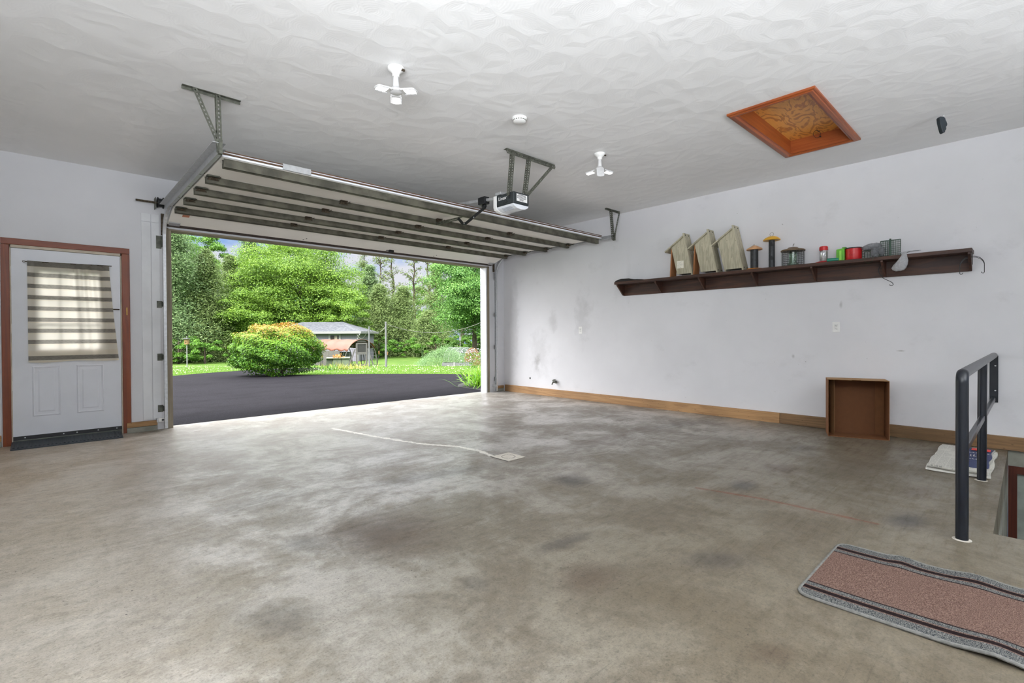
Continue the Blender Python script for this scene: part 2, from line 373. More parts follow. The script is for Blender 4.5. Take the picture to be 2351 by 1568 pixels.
# ------------------------------------------------------------------ the room
w = MB()
w.box(XL-.15, -.30, YF, YF+.15, -.2, HC+.1).box(-.30, .655, YF, YF+.15, 2.10, HC+.1).box(.655, GX0-.05, YF, YF+.15, -.2, HC+.1)
w.box(GX0-.05, GX1+.08, YF, YF+.15, GZ+.015, HC+.1).box(GX1+.08, XR+.15, YF, YF+.15, -.2, HC+.1)
struct(w.build('wall_front', M_WALLP))
w = MB(); w.box(XR, XR+.15, -1.2, YF, 0, HC+.1).box(XR, XR+.15, YB-.15, -1.2, -.2, HC+.1).box(XR, XR+.15, .14, YF, -.2, 0)
struct(w.build('wall_right', M_WALL))
# side and back walls stand behind the camera; each has an added window that carries a fill lamp
w = MB(); WY = (-1.6, 1.4); WZ = (.95, 2.35)
w.box(XL-.15, XL, YB-.15, WY[0], -.2, HC+.1).box(XL-.15, XL, WY[1], YF, -.2, HC+.1).box(XL-.15, XL, *WY, -.2, WZ[0]).box(XL-.15, XL, *WY, WZ[1], HC+.1)
struct(w.build('wall_left', M_WALLP))
w = MB(); WX = (.4, 4.0)
w.box(XL, WX[0], YB-.15, YB, -.2, HC+.1).box(WX[1], XR, YB-.15, YB, -.2, HC+.1).box(*WX, YB-.15, YB, -.2, WZ[0]).box(*WX, YB-.15, YB, WZ[1], HC+.1)
struct(w.build('wall_back', M_WALLP))
def window(name, horizontal, a0, a1, at):
    t = struct(MB().build(name, M_PAINT)) if False else None
    m = MB(); k = 4
    def bx(u0, u1, v0, v1, d0, d1, mb):
        if horizontal: mb.box(u0, u1, at-d1, at-d0, v0, v1)
        else: mb.box(at-d1, at-d0, u0, u1, v0, v1)
    for u0, u1, v0, v1 in ((a0, a0+.06, *WZ), (a1-.06, a1, *WZ), (a0, a1, WZ[0], WZ[0]+.06), (a0, a1, WZ[1]-.06, WZ[1])): bx(u0, u1, v0, v1, .01, .12, m)
    for i in range(1, k): u = a0+(a1-a0)*i/k; bx(u-.025, u+.025, *WZ, .03, .08, m)
    o = struct(m.build(name, M_PAINT)); g = MB(); bx(a0, a1, WZ[0], WZ[1], .05, .056, g); g.build('pane', M_GLASS, o)
window('added_window_1', False, WY[0], WY[1], XL)  # both windows are unseen additions, put in to brighten the room
window('added_window_2', True, WX[0], WX[1], YB)
# ceiling with the attic opening
HX0, HX1, HY0, HY1 = 4.40, 5.80, 1.205, 1.775
w = MB(); Z0, Z1 = HC, HC+.12
w.box(XL-.15, HX0, YB-.15, YF+.15, Z0, Z1).box(HX1, XR+.15, YB-.15, YF+.15, Z0, Z1).box(HX0, HX1, YB-.15, HY0, Z0, Z1).box(HX0, HX1, HY1, YF+.15, Z0, Z1)
struct(w.build('ceiling', M_CEIL))
# slab with the stairwell
SX0, SY1, SY0 = 3.83, .137, -1.0
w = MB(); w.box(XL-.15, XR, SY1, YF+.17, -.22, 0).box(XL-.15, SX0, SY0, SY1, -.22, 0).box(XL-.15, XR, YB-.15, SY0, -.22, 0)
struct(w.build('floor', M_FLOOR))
w = MB(); w.box(SX0-.15, XR, SY1, SY1+.15, -2.4, -.22).box(SX0-.15, SX0, SY0, SY1, -2.4, -.22).box(SX0-.15, XR, SY0-.15, SY0, -2.4, -.22)
w.box(XR, XR+.15, SY0-.15, .138, -.15, 0).box(XR, XR+.15, .14, .3, -2.4, -.2).box(XR, XR+.15, SY0-.15, -.85, -2.4, -.15)
struct(w.build('wall_stairwell', M_CONC))
w = MB()
for i in range(10): w.box(SX0+.2*i, SX0+.2*(i+1), SY0, SY1, -2.4, -.22*(i+1))
w.box(SX0+2.0, XR+.2, SY0, SY1, -2.45, -2.2)
struct(w.build('floor_stairs', M_CONC))
# door at the foot of the steps
d = struct(MB().box(XR+.02, XR+.06, -.85, .08, -2.19, -.20).build('door_2', plain('grey_green_door', srgb(150, 158, 150), .5)))
f = MB(); f.box(XR-.012, XR-.001, .075, .136, -2.2, -.22).box(XR-.012, XR-.001, -.86, -.80, -2.2, -.22).box(XR-.012, XR-.001, -.86, .136, -.22, -.15)
f.build('door_frame', wood('dark_red_frame', srgb(70, 30, 18), srgb(92, 42, 24), 2, .5, 18, .8, False), d)
# baseboards
w = MB().box(XR-.04, XR, 2.145, 7.21, 0, .128); struct(w.build('baseboard_right', M_TIMY, None, .002))
w = MB().box(XR-.042, XR, -3.3, 2.14, 0.002, .128); struct(w.build('baseboard_right_end', M_TIMYD, None, .002))
w = MB(); w.cur = 0; w.box(.665, .955, YF-.045, YF, .062, .118); w.cur = 1; w.box(.665, .955, YF-.045, YF, 0, .058)
struct(w.build('baseboard_front', [M_TIMX, M_CONC], None, .002))
w = MB(); w.cur = 0; w.box(-.62, -.352, YF-.045, YF, .062, .118); w.cur = 1; w.box(-.62, -.352, YF-.045, YF, 0, .058)
struct(w.build('baseboard_left', [M_TIMX, M_CONC], None, .002))
w = MB(); w.cur = 0; w.box(6.47, XR-.045, YF-.045, YF, .062, .112); w.cur = 1; w.box(6.47, XR-.045, YF-.045, YF, 0, .058)
struct(w.build('baseboard_corner', [M_TIMX, M_CONC], None, .002))
# garage opening trim
w = MB(); w.box(GX0-.062, GX0-.03, YF-.012, YF+.15, 0, GZ+.03).box(GX0-.03, GX0, YF+.004, YF+.15, 0, GZ+.03); struct(w.build('trim_1', M_JAMB, None, .002))
w = MB(); w.box(GX1+.025, GX1+.085, YF-.006, YF+.15, 0, GZ+.03); struct(w.build('trim_2', M_JAMB, None, .002))
w = MB(); w.box(GX1, GX1+.025, YF-.002, YF+.165, 0, GZ).box(GX1, GX1+.14, YF+.15, YF+.17, 0, GZ+.15); struct(w.build('trim_3', M_VINYL, None, .003))
w = MB(); w.box(GX0-.05, GX1+.08, YF-.006, YF+.15, GZ, GZ+.02); struct(w.build('trim_4', wood('weathered_head', srgb(128, 118, 100), srgb(158, 148, 130), 0, .7, 20, .7, False), None, .002))
w = MB()
for x0, x1 in ((.822, .912), (.918, 1.0)):
    for z0, z1 in ((.13, 2.50), (2.506, 2.60)): w.box(x0, x1, YF-.009, YF, z0, z1)
struct(w.build('trim_5', M_PAINT, None, .0015))
# ------------------------------------------------------------------ entry door
d = MB(); Y0 = YF+.012; Y1 = Y0+.042; DX0, DX1, DZ0, DZ1 = -.268, .622, .055, 2.062; LX0, LX1, LZ0, LZ1 = -.085, .435, 1.0, 1.86
d.box(DX0, LX0, Y0, Y1, DZ0, DZ1).box(LX1, DX1, Y0, Y1, DZ0, DZ1).box(LX0, LX1, Y0, Y1, DZ0, LZ0).box(LX0, LX1, Y0, Y1, LZ1, DZ1)
M_EDOOR = plain('door_white_steel', srgb(226, 229, 236), .42, 0, .02, 4)
door = struct(d.build('door_1', M_EDOOR))
for x0, x1 in ((-.122, .103), (.232, .466)):
    m = MB()
    z0, z1 = .283, .818
    def ringf(a, dy0, b, dy1):
        o = [(x0+a, z0+a), (x1-a, z0+a), (x1-a, z1-a), (x0+a, z1-a)]; i = [(x0+b, z0+b), (x1-b, z0+b), (x1-b, z1-b), (x0+b, z1-b)]
        m.add([(x, Y0-dy0, z) for x, z in o]+[(x, Y0-dy1, z) for x, z in i], [(k, (k+1) % 4, 4+(k+1) % 4, 4+k) for k in range(4)])
    ringf(0, 0, .010, .007); ringf(.010, .007, .022, .001); ringf(.022, .001, .045, .001); ringf(.045, .001, .058, .006)
    a = .058; m.add([(x0+a, Y0-.006, z0+a), (x1-a, Y0-.006, z0+a), (x1-a, Y0-.006, z1-a), (x0+a, Y0-.006, z1-a)], [(0, 1, 2, 3)])
    m.build('raised_panel', M_EDOOR, door)
m = MB()
for x0, x1, z0, z1 in ((LX0-.025, LX0+.012, LZ0-.025, LZ1+.025), (LX1-.012, LX1+.025, LZ0-.025, LZ1+.025), (LX0-.025, LX1+.025, LZ0-.025, LZ0+.012), (LX0-.025, LX1+.025, LZ1-.012, LZ1+.025)): m.box(x0, x1, Y0-.008, Y0+.02, z0, z1)
for i in (1, 2):
    x = LX0+(LX1-LX0)*i/3; z = LZ0+(LZ1-LZ0)*i/3
    m.box(x-.011, x+.011, Y0+.002, Y0+.016, LZ0, LZ1).box(LX0, LX1, Y0+.002, Y0+.016, z-.011, z+.011)
m.build('window_grille', M_EDOOR, door, .003)
MB().box(LX0, LX1, Y0+.02, Y0+.026, LZ0, LZ1).build('pane', M_GLASS, door)
m = MB().box(DX0, DX1, Y0-.008, Y0, .048, .088); sw = m.build('door_sweep', M_BLACK, door)
for x in (-.18, .12, .23, .41, .575): MB().lathe([(.007, 0), (.006, .003), (0, .004)], (x, Y0-.008, .070), 10, (0, -1, 0)).build('screw', M_GALV, sw)
for z in (.62, 1.22, 1.82): MB().cyl((DX0-.004, Y0-.008, z-.05), (DX0-.004, Y0-.008, z+.05), .007, 10).build('hinge', M_WHITE, door)
m = MB().box(.555, .612, Y0-.014, Y0, 1.437, 1.452).build('slide_bolt', M_RUST, door)
for x0, x1, zz in ((-.342, -.278, 2.155), (.634, .708, 2.155)):
    m = MB().box(x0, x1, YF-.018, YF-.002, .0, 2.092).build('casing_leg', M_CASE, door, .004)
MB().box(-.342, .708, YF-.018, YF-.002, 2.094, 2.158).build('casing_head', M_CASEX, door, .004)
m = MB(); M_TAN = plain('jamb_tan', srgb(196, 186, 168), .6)
m.box(-.302, -.270, YF-.004, YF+.12, 0, 2.10).box(.624, .657, YF-.004, YF+.12, 0, 2.10).box(-.278, .634, YF-.004, YF+.10, 2.066, 2.094)
m.build('jamb', M_TAN, door)
MB().box(.672, .684, YF-.021, YF-.017, 1.38, 1.47).build('strike_plate', plain('brass', srgb(168, 132, 70), .4, .8), door, .002)
MB().box(-.269, .623, YF-.02, YF+.12, 0, .045).build('threshold', M_GALVD, door, .004)
# curtain on its rod
def curtain_mat():
    N = NT('striped_linen'); p = N.pos(False); s = N.n('ShaderNodeSeparateXYZ'); N.link(p, s.inputs[0]); Z = s.outputs[2]
    # bands repeat every 126 mm from just under the header
    t = N.math('FRACT', N.math('DIVIDE', N.math('SUBTRACT', 1.872, Z), .1185))
    band = N.math('MULTIPLY', N.ramp(t, .50, .54), N.ramp(t, .86, .90, 1, 0))
    edge = N.ramp(t, .40, .56, 0, .25)
    low = N.ramp(Z, .925, .932, 1, 0); low = N.math('MULTIPLY', low, N.ramp(Z, .880, .886))
    head = N.ramp(Z, 1.876, 1.882)
    m = N.math('MAXIMUM', N.math('MULTIPLY', band, N.ramp(Z, 1.00, 1.01)), N.math('MAXIMUM', low, head))
    wv = N.noise(N.scale(p, (40, 1, 420)), 1.0, 2)
    c = N.mix(N.math('MULTIPLY', m, N.ramp(wv, .3, .7, .8, 1)), N.mix(edge, srgb(250, 244, 230), srgb(240, 224, 192)), srgb(142, 138, 130))
    d = N.n('ShaderNodeBsdfDiffuse'); N.link(c, d.inputs[0]); tr = N.n('ShaderNodeBsdfTranslucent'); N.link(c, tr.inputs[0])
    mx = N.n('ShaderNodeMixShader'); mx.inputs[0].default_value = .74; N.link(d.outputs[0], mx.inputs[1]); N.link(tr.outputs[0], mx.inputs[2])
    return N.done(mx)
m = MB(); nx, nz = 90, 30
for j in range(nz+1):
    v = j/nz
    for i in range(nx+1):
        u = i/nx; x = -.147+u*(.666+.079*v**1.2); z = 1.935-.012*(1-u)*0-v*1.073-.006*math.sin(u*9)*v
        amp = (.012*(1-v)+.012)*(.35+.65*min(1, max(0, (u-.3)*3)))
        y = YF-.024-amp*(math.sin(u*46+1.5*math.sin(u*9))*.6*(1-.5*v)+.5*math.sin(u*19+.8)+.3)-.008*v
        m.v.append((x, y, z))
for j in range(nz):
    for i in range(nx): m.f.append([j*(nx+1)+i, j*(nx+1)+i+1, (j+1)*(nx+1)+i+1, (j+1)*(nx+1)+i]); m.mi.append(0)
cur = m.build('curtain', curtain_mat(), None, 0, True, angle=80)
tag(cur, 'cream and grey striped curtain gathered over the glass of the white side door', 'curtain')
m = MB().tube([(-.165, YF-.02, 1.925), (.545, YF-.02, 1.94)], .005, 8); m.tube(arc((-.172, YF-.02, 1.925), .009, 0, 2*PI, 14, (1, 0, 0), (0, 0, 1)), .0025, 6)
m.cyl((-.13, YF-.02, 1.926), (-.13, YF+.015, 1.926), .004).cyl((.52, YF-.02, 1.939), (.52, YF+.015, 1.939), .004)
tag(m.build('curtain_rod', M_RUST, None, 0, True), 'thin metal curtain rod with a small ring end above the door glass', 'curtain rod')
# ribbed rubber ramp
m = MB(); prof = [(6.945, 0), (6.95, .008), (6.97, .012), (7.24, .040), (7.255, .040), (7.255, 0)]
m.prism(prof, (-.279, 0, 0), (0, 1, 0), (0, 0, 1), (.884, 0, 0))
rp = thing('threshold_ramp', (.16, 7.1, 0), 'black ribbed rubber ramp on the floor in front of the white side door', 'doorstep ramp')
m.build('ramp_body', M_RUBBER, rp, .002); m = MB()
for i in range(28):
    x = -.262+i*.0315
    m.ob((x+.006, 7.105, .0285), (.008, 0, 0), (0, .122, .0127), (0, -.0006, .0055))
m.build('ribs', M_RUBBER, rp, .002)
# ------------------------------------------------------------------ overhead door
def door_y(): pass
gd = thing('garage_door', (3.69, 5.9, 2.62), 'wide white sectional garage door raised open under the ceiling', 'garage door')
DXA, DXB = 1.07, 6.325
JY = [4.635, 5.255, 5.745, 6.265, 6.785]       # joints between the five sections, front of the room to the opening
ZP = 2.622                                      # underside of the raised sections
low0, low1 = Vector((0, 6.785, ZP)), Vector((0, 7.215, 2.492))
for i in range(5):
    m = MB()
    if i < 4: m.box(DXA, DXB, JY[i]+.003, JY[i+1]-.003, ZP, ZP+.05)
    else:
        dd = (low1-low0).normalized(); nn = Vector((0, -dd.z, dd.y)); c = (low0+low1)/2+nn*.025
        m.ob((3.6975, c.y, c.z), (3.6975-DXA, 0, 0), dd*((low1-low0).length/2-.003), nn*.025)
    p = m.build('door_section', M_DOORW, gd, .006)
M_EDGE = plain('aged_edge_brown', srgb(104, 78, 58), .7, 0, .3, 20)
m = MB().box(DXA, DXB, 4.618, 4.636, ZP+.024, ZP+.034).box(DXA, DXB, 4.61, 4.636, ZP+.044, ZP+.050); m.build('edge_seal', M_EDGE, gd)
m = MB().box(DXA, DXB, 4.618, 4.634, ZP+.002, ZP+.018).box(DXA, DXB, 4.622, 4.634, ZP+.036, ZP+.043); m.build('edge_strip', M_VINYL, gd)
MB().box(1.55, 1.80, 4.606, 4.62, ZP+.0, ZP+.055).build('edge_plate', [M_GALV], gd, .002)
nn = Vector((0, -dd.z, dd.y))
m = MB().ob(Vector((3.6975, 0, 0))+low1+dd*.012+nn*.02, (3.6975-DXA, 0, 0), dd*.012, nn*.028)
m.ob(Vector((3.6975, 0, 0))+low1+dd*.038+nn*.012, (3.6975-DXA, 0, 0), dd*.010, nn*.02); m.build('bottom_seal', plain('weather_seal', srgb(60, 48, 42), .6, 0, .25, 14), gd, .004)
SY = [4.655, 5.262, 5.752, 6.272, 6.775]
for i, y in enumerate(SY):
    h = .066 if i else .075; m = MB(); yw = .05
    x0, x1 = (1.085, 6.31) if i else (1.09, 6.30)
    m.box(x0, x1, y, y+.003, ZP-h, ZP).box(x0, x1, y, y+yw, ZP-h, ZP-h+.003).box(x0, x1, y+yw-.003, y+yw, ZP-h, ZP)
    m.box(x0, x1, y+yw, y+yw+.012, ZP-.004, ZP)
    m.build('strut', M_STRUT, gd)
def hinge(x, y, end):
    m = MB(); s = -1
    m.box(x-.032, x+.032, y-.018, y+.002, ZP-.03, ZP-.002).box(x-.04, x+.04, y-.05, y-.012, ZP-.006, ZP)
    m.ob((x+.01, y-.035, ZP-.028), (.02, 0, 0), (0, .02, -.004), (0, .002, .004)).cyl((x-.045, y-.022, ZP-.034), (x+.05, y-.022, ZP-.034), .005, 8)
    m.bar((x+.02, y-.02, ZP-.03), (x+.055, y-.075, ZP-.012), .006, .003, (0, 0, 1))
    o = m.build('roller_hinge' if end else 'hinge', M_RUST, gd)
    if end:
        xr = 1.035 if x < 3 else 6.385
        r = MB().cyl((x, y-.022, ZP+.012), (xr, y-.022, ZP+.012), .006, 8).lathe([(.022, -.008), (.022, .008)], (xr, y-.022, ZP+.012), 16, (1, 0, 0))
        r.build('roller', M_GALVD, o)
        MB().box(x-.05, x+.05, y-.06, y+.008, ZP-.012, ZP-.002).build('hinge_plate', M_GALVD, o)
for y in SY[1:]:
    for x in (2.40, 3.68, 4.93): hinge(x, y, False)
    hinge(1.135, y, True); hinge(6.26, y, True)
for x in (1.16, 6.24):
    m = MB().box(x-.05, x+.06, 4.72, 4.80, ZP-.045, ZP-.004).box(x+.03, x+.11, 4.775, 4.79, ZP-.05, ZP-.042); m.build('top_bracket', M_GALVD, gd)
c = low1-dd*.04
for x in (1.14, 6.25): MB().ob(Vector((x, 0, 0))+c-nn*.006, (.055, 0, 0), dd*.035, nn*.006).build('bottom_bracket', M_GALV, gd)
c = low0+dd*.18; MB().ob(Vector((1.22, 0, 0))+c-nn*.002, (.035, 0, 0), dd*.025, nn*.0015).build('warning_label', plain('faded_orange_label', srgb(196, 130, 100), .6), gd)
c = low1-dd*.06; m = MB().ob(Vector((4.08, 0, 0))+c-nn*.014, (.04, 0, 0), dd*.02, nn*.014).ob(Vector((4.02, 0, 0))+c-nn*.01, (.03, 0, 0), dd*.006, nn*.003)
m.build('lift_handle', M_BLACK, gd, .002)
for x, q in ((2.68, .05), (2.71, .09), (4.92, .05), (4.95, .09)): MB().ob(Vector((x, 0, 0))+low1-dd*q-nn*.001, (.008, 0, 0), dd*.008, nn*.001).build('bolt_hole', M_BLACK, gd)
# operator arm bracket and arm ride with the door opener below
# tracks with their hangers
def track(xc, sgn, name, label):
    t = thing(name, (xc, 7.2, 0), label, 'door track')
    path = [(7.19, 0.02), (7.19, 2.28)]+[(7.19-.36+.36*math.cos(a), 2.28+.36*math.sin(a)) for a in np.linspace(.12, PI/2, 12)]+[(4.43, 2.64)]
    w2, dp, th = .026, .03, .003
    m = MB()
    def prof(k):
        y, z = path[k]; y0, z0 = path[max(k-1, 0)]; y1, z1 = path[min(k+1, len(path)-1)]
        d = Vector((0, y1-y0, z1-z0)).normalized(); n = Vector((0, -d.z, d.y)); c = Vector((xc, y, z)); e = Vector((sgn, 0, 0))
        return [c-e*dp*.5+n*w2, c+e*dp*.5+n*w2, c+e*dp*.5+n*(w2-.006), c-e*(dp*.5-th)+n*(w2-th), c-e*(dp*.5-th)-n*(w2-th), c+e*dp*.5-n*(w2-.006), c+e*dp*.5-n*w2, c-e*dp*.5-n*w2]
    b = len(m.v); K = len(path)
    for k in range(K): m.v += [tuple(p) for p in prof(k)]
    for k in range(K-1):
        for i in range(8): m.f.append([b+k*8+i, b+k*8+(i+1) % 8, b+(k+1)*8+(i+1) % 8, b+(k+1)*8+i]); m.mi.append(0)
    m.build('rail_channel', M_GALV, t)
    x0, x1 = sorted((xc-sgn*.015, xc-sgn*.075))
    MB().box(x0, x1, 4.43, 6.95, 2.664, 2.668).box(xc-sgn*.0175-.0015, xc-sgn*.0175+.0015, 4.43, 6.95, 2.61, 2.668).build('stiffening_angle', M_GALV, t)
    for z in (2.24, 1.52, .88, .256):
        x0, x1 = sorted((xc-sgn*.018, xc-sgn*.07)); hz = .05 if z < 2 else .12
        MB().box(x0, x1, YF-.015, YF-.009, z-.045, z+hz-.01).box(min(xc-sgn*.018, xc-sgn*.022), max(xc-sgn*.018, xc-sgn*.022), 7.19, YF-.009, z-.03, z+hz-.02).build('wall_bracket', M_GALVD, t)
    if sgn > 0: MB().box(xc-.02, xc+.01, YF-.03, YF-.001, 2.36, 2.62).build('flag_bracket', M_RUST, t)
    else: MB().box(xc-.01, xc+.02, YF-.03, YF-.001, 2.36, 2.62).build('flag_bracket', M_RUST, t)
    # hanger from the ceiling
    if sgn > 0: top0, top1, vx, dx = .762, 1.167, 1.004, .843
    else: top0, top1, vx, dx = 6.199, 6.56, 6.346, 6.545
    m = MB().bar((top0, 4.445, HC-.0015), (top1, 4.445, HC-.0015), .03, .003, (0, 1, 0)).bar((top0, 4.46, HC-.012), (top1, 4.46, HC-.012), .024, .003, (0, 0, 1))
    m.build('ceiling_angle', M_GALVD, t)
    hx = xc-sgn*.02
    MB().perf((vx, 4.44, HC-.003), (hx, 4.44, 2.60), .034, (1, 0, 0)).perf((vx-.017, 4.457, HC-.003), (hx-.017, 4.457, 2.60), .034, (0, 1, 0)).build('hanger_strap', M_GALVD, t)
    MB().perf((dx, 4.435, HC-.003), (hx-sgn*-.0, 4.433, 2.63), .032, (1, 0, 0)).build('brace_strap', M_GALVD, t)
    MB().box(hx-.012, hx+.012, 4.42, 4.46, 2.58, 2.69).build('end_stop', M_GALVD, t)
track(1.035, 1, 'door_track', 'galvanized steel garage door track beside the white side door')
track(6.385, -1, 'door_track', 'galvanized garage door track in the far corner by the long white wall')
t = thing('torsion_shaft', (3.7, 7.2, 2.73), 'steel torsion shaft with black cable drums above the garage opening', 'torsion shaft')
MB().cyl((.765, 7.19, 2.73), (6.6, 7.19, 2.73), .0125, 12).build('shaft', M_RUST, t, 0, True)
for x in (1.0, 6.42):
    MB().lathe([(.062, -.03), (.062, -.02), (.05, -.015), (.05, .02), (.066, .026), (.066, .034)], (x, 7.19, 2.735), 28, (1, 0, 0)).build('cable_drum', M_BLACK, t, 0, True)
    MB().box(x-.05, x-.044, 7.165, YF-.003, 2.66, 2.79).build('bearing_plate', M_GALVD, t)
for x, n_, lab in ((.99, 'safety_sensor', 'small pale safety sensor low on the jamb nearest the white side door'), (6.40, 'safety_sensor', 'small safety sensor low on the far jamb in the room corner')):
    t = thing(n_, (x, 7.2, .11), lab, 'sensor', 'door safety sensors')
    MB().box(x-.03, x+.03, 7.19, 7.225, .10, .145).build('sensor_body', M_WHITE, t, .006); MB().box(x-.045, x-.03, 7.185, YF, .10, .14).build('bracket', M_GALV, t)
    MB().lathe([(.012, 0), (.010, .006), (0, .007)], (x+.012, 7.19, .122), 12, (0, -1, 0)).build('lens', M_BLACK, t)
# ------------------------------------------------------------------ opener
op = thing('door_opener', (3.615, 3.9, 2.55), 'white and charcoal garage door opener hung from slotted steel angles', 'door opener')
OX0, OX1, OY0, OY1, OZ0, OZ1 = 3.50, 3.73, 3.66, 3.955, 2.487, 2.612
M_CHAR = plain('charcoal_housing', srgb(44, 50, 52), .45, 0, .12, 20)
MB().box(OX0, OX1, OY0, OY1-.03, OZ0, OZ1).build('housing', M_CHAR, op, .012)
hs = op.children[-1]
pr = [(0, 0), (.014, -.022), (.06, -.042), (.115, -.048), (.17, -.042), (.216, -.022), (.23, 0)]
MB().prism(pr, (OX0, OY0+.004, OZ0), (1, 0, 0), (0, 0, 1), (0, OY1-OY0-.04, 0)).build('light_lens', plain('frosted_lens', srgb(226, 230, 236), .3, 0, .02), op, .004)
lens = op.children[-1]
m = MB()
for i in range(4): m.box(OX0+.012+.014*i, OX0+.016+.014*i, OY0+.05, OY1-.1, OZ0-.026-.006*i, OZ0-.020-.006*i)
m.build('lens_groove', plain('groove_grey', srgb(170, 176, 186), .5), lens)
pf = [(-.004, .125), (.234, .125), (.234, -.002), (.218, -.028), (.17, -.047), (.115, -.053), (.06, -.047), (.012, -.028), (-.004, -.002)]
MB().prism(pf, (OX0, OY1-.034, OZ0), (1, 0, 0), (0, 0, 1), (0, .05, 0)).build('front_cap', M_WHITE, op, .006)
MB().box(OX0+.045, OX1-.03, OY0-.002, OY0+.002, OZ0+.03, OZ0+.105).build('rating_label', M_WHITE, op)
lab = op.children[-1]; m = MB()
for i, (a, b) in enumerate(((.02, .14), (.0, .15), (.0, .15), (.0, .15), (.04, .11), (.04, .1))):
    z = OZ0+.096-.011*i; m.box(OX0+.05+a*.9, OX0+.05+b*.9, OY0-.0035, OY0-.002, z-.0022, z+(.002 if i else .003))
m.build('label_print', M_BLACK, lab)
m = MB().box(OX0-.002, OX0+.002, OY0+.045, OY0+.075, OZ0+.055, OZ0+.118); m.build('antenna_slot', M_BLACK, op)
m = MB()
for k, (a, b) in enumerate(((0, .012), (.014, .022), (.03, .012), (.046, .022), (.06, .010), (.02, .004), (.04, .004))): m.box(OX0-.002, OX0+.002, OY0+.085+a, OY0+.093+a, OZ0+.012+b, OZ0+.022+b)
m.build('socket_holes', M_BLACK, op)
cv = bpy.data.curves.new('logo_text', 'FONT'); cv.body = 'Linear'; cv.size = .052; cv.extrude = .0006
lg = bpy.data.objects.new('logo_text', cv); COL.objects.link(lg); lg.parent = hs
lg.matrix_local = Matrix.Translation(Vector((OX0-.0015, OY1-.065, OZ0+.062))-ORG[op.name]) @ Matrix(((0, 0, -1, 0), (-1, 0, 0, 0), (0, 1, 0, 0), (0, 0, 0, 1)))
cv.materials.append(M_WHITE); bpy.context.view_layer.update()
lm = bpy.data.meshes.new_from_object(lg.evaluated_get(bpy.context.evaluated_depsgraph_get())); mw_ = lg.matrix_local.copy(); bpy.data.objects.remove(lg)
lg = bpy.data.objects.new('logo_text', lm); COL.objects.link(lg); lg.parent = hs; lg.matrix_local = mw_
# slotted angle frame above the motor
m = MB(); m.perf((3.45, 3.70, HC-.028), (4.19, 3.70, HC-.028), .05, (0, 0, 1), .003, .026).bar((3.45, 3.725, HC-.003), (4.19, 3.725, HC-.003), .05, .003, (0, 1, 0))
m.build('ceiling_angle', M_GALVD, op)
for x, xb in ((3.545, 3.515), (3.79, 3.735)):
    m = MB().perf((x, 3.70, HC-.03), (xb, 3.72, 2.58), .038, (1, 0, 0), .003, .026).perf((x-.019, 3.719, HC-.03), (xb-.019, 3.739, 2.58), .036, (0, 1, 0), .003, .026)
    m.build('hanger_strap', M_GALVD, op)
m = MB().perf((4.14, 3.70, HC-.04), (3.745, 3.73, 2.60), .036, (1, 0, 0), .003, .026).bar((4.14, 3.72, HC-.04), (3.745, 3.75, 2.60), .036, .003, (0, 1, 0)); m.build('brace_strap', M_GALVD, op)
MB().box(OX0-.01, OX0+.1, OY1-.11, OY1-.02, OZ1, OZ1+.03).build('saddle_bracket', M_GALV, op, .003)
m = MB().bar((3.615, OY1, 2.620), (3.615, 7.262, 2.967), .03, .03, (1, 0, 0)); m.build('opener_rail', M_GALV, op)
zr = lambda y: 2.620+(y-OY1)*(2.967-2.620)/(7.262-OY1)
y = 4.27; MB().box(3.575, 3.655, y-.06, y+.06, zr(y)-.05, zr(y)+.035).box(3.595, 3.635, y-.035, y+.02, zr(y)-.08, zr(y)-.05).build('trolley', M_BLACK, op, .01)
m = MB(); pts = [(3.615, 4.235, 2.575), (3.615, 4.60, 2.448), (3.615, 4.655, 2.452), (3.615, 4.745, 2.535)]
for a, b in zip(pts[:-1], pts[1:]): m.bar(a, b, .012, .034, (1, 0, 0))
m.build('operator_arm', M_BLACK, op, .002)
for q in ((3.608, 4.44, 2.49), (3.608, 4.62, 2.452)): MB().lathe([(.009, 0), (.009, .004), (0, .005)], q, 8, (-1, 0, 0)).build('arm_bolt', M_GALV, op)
m = MB().perf((3.655, 4.74, 2.555), (3.665, 5.25, 2.575), .042, (1, 0, 0), .003, .026).perf((3.634, 4.74, 2.535), (3.644, 5.25, 2.555), .036, (0, 0, 1), .003, .026)
m.build('arm_bracket', M_GALVD, gd)
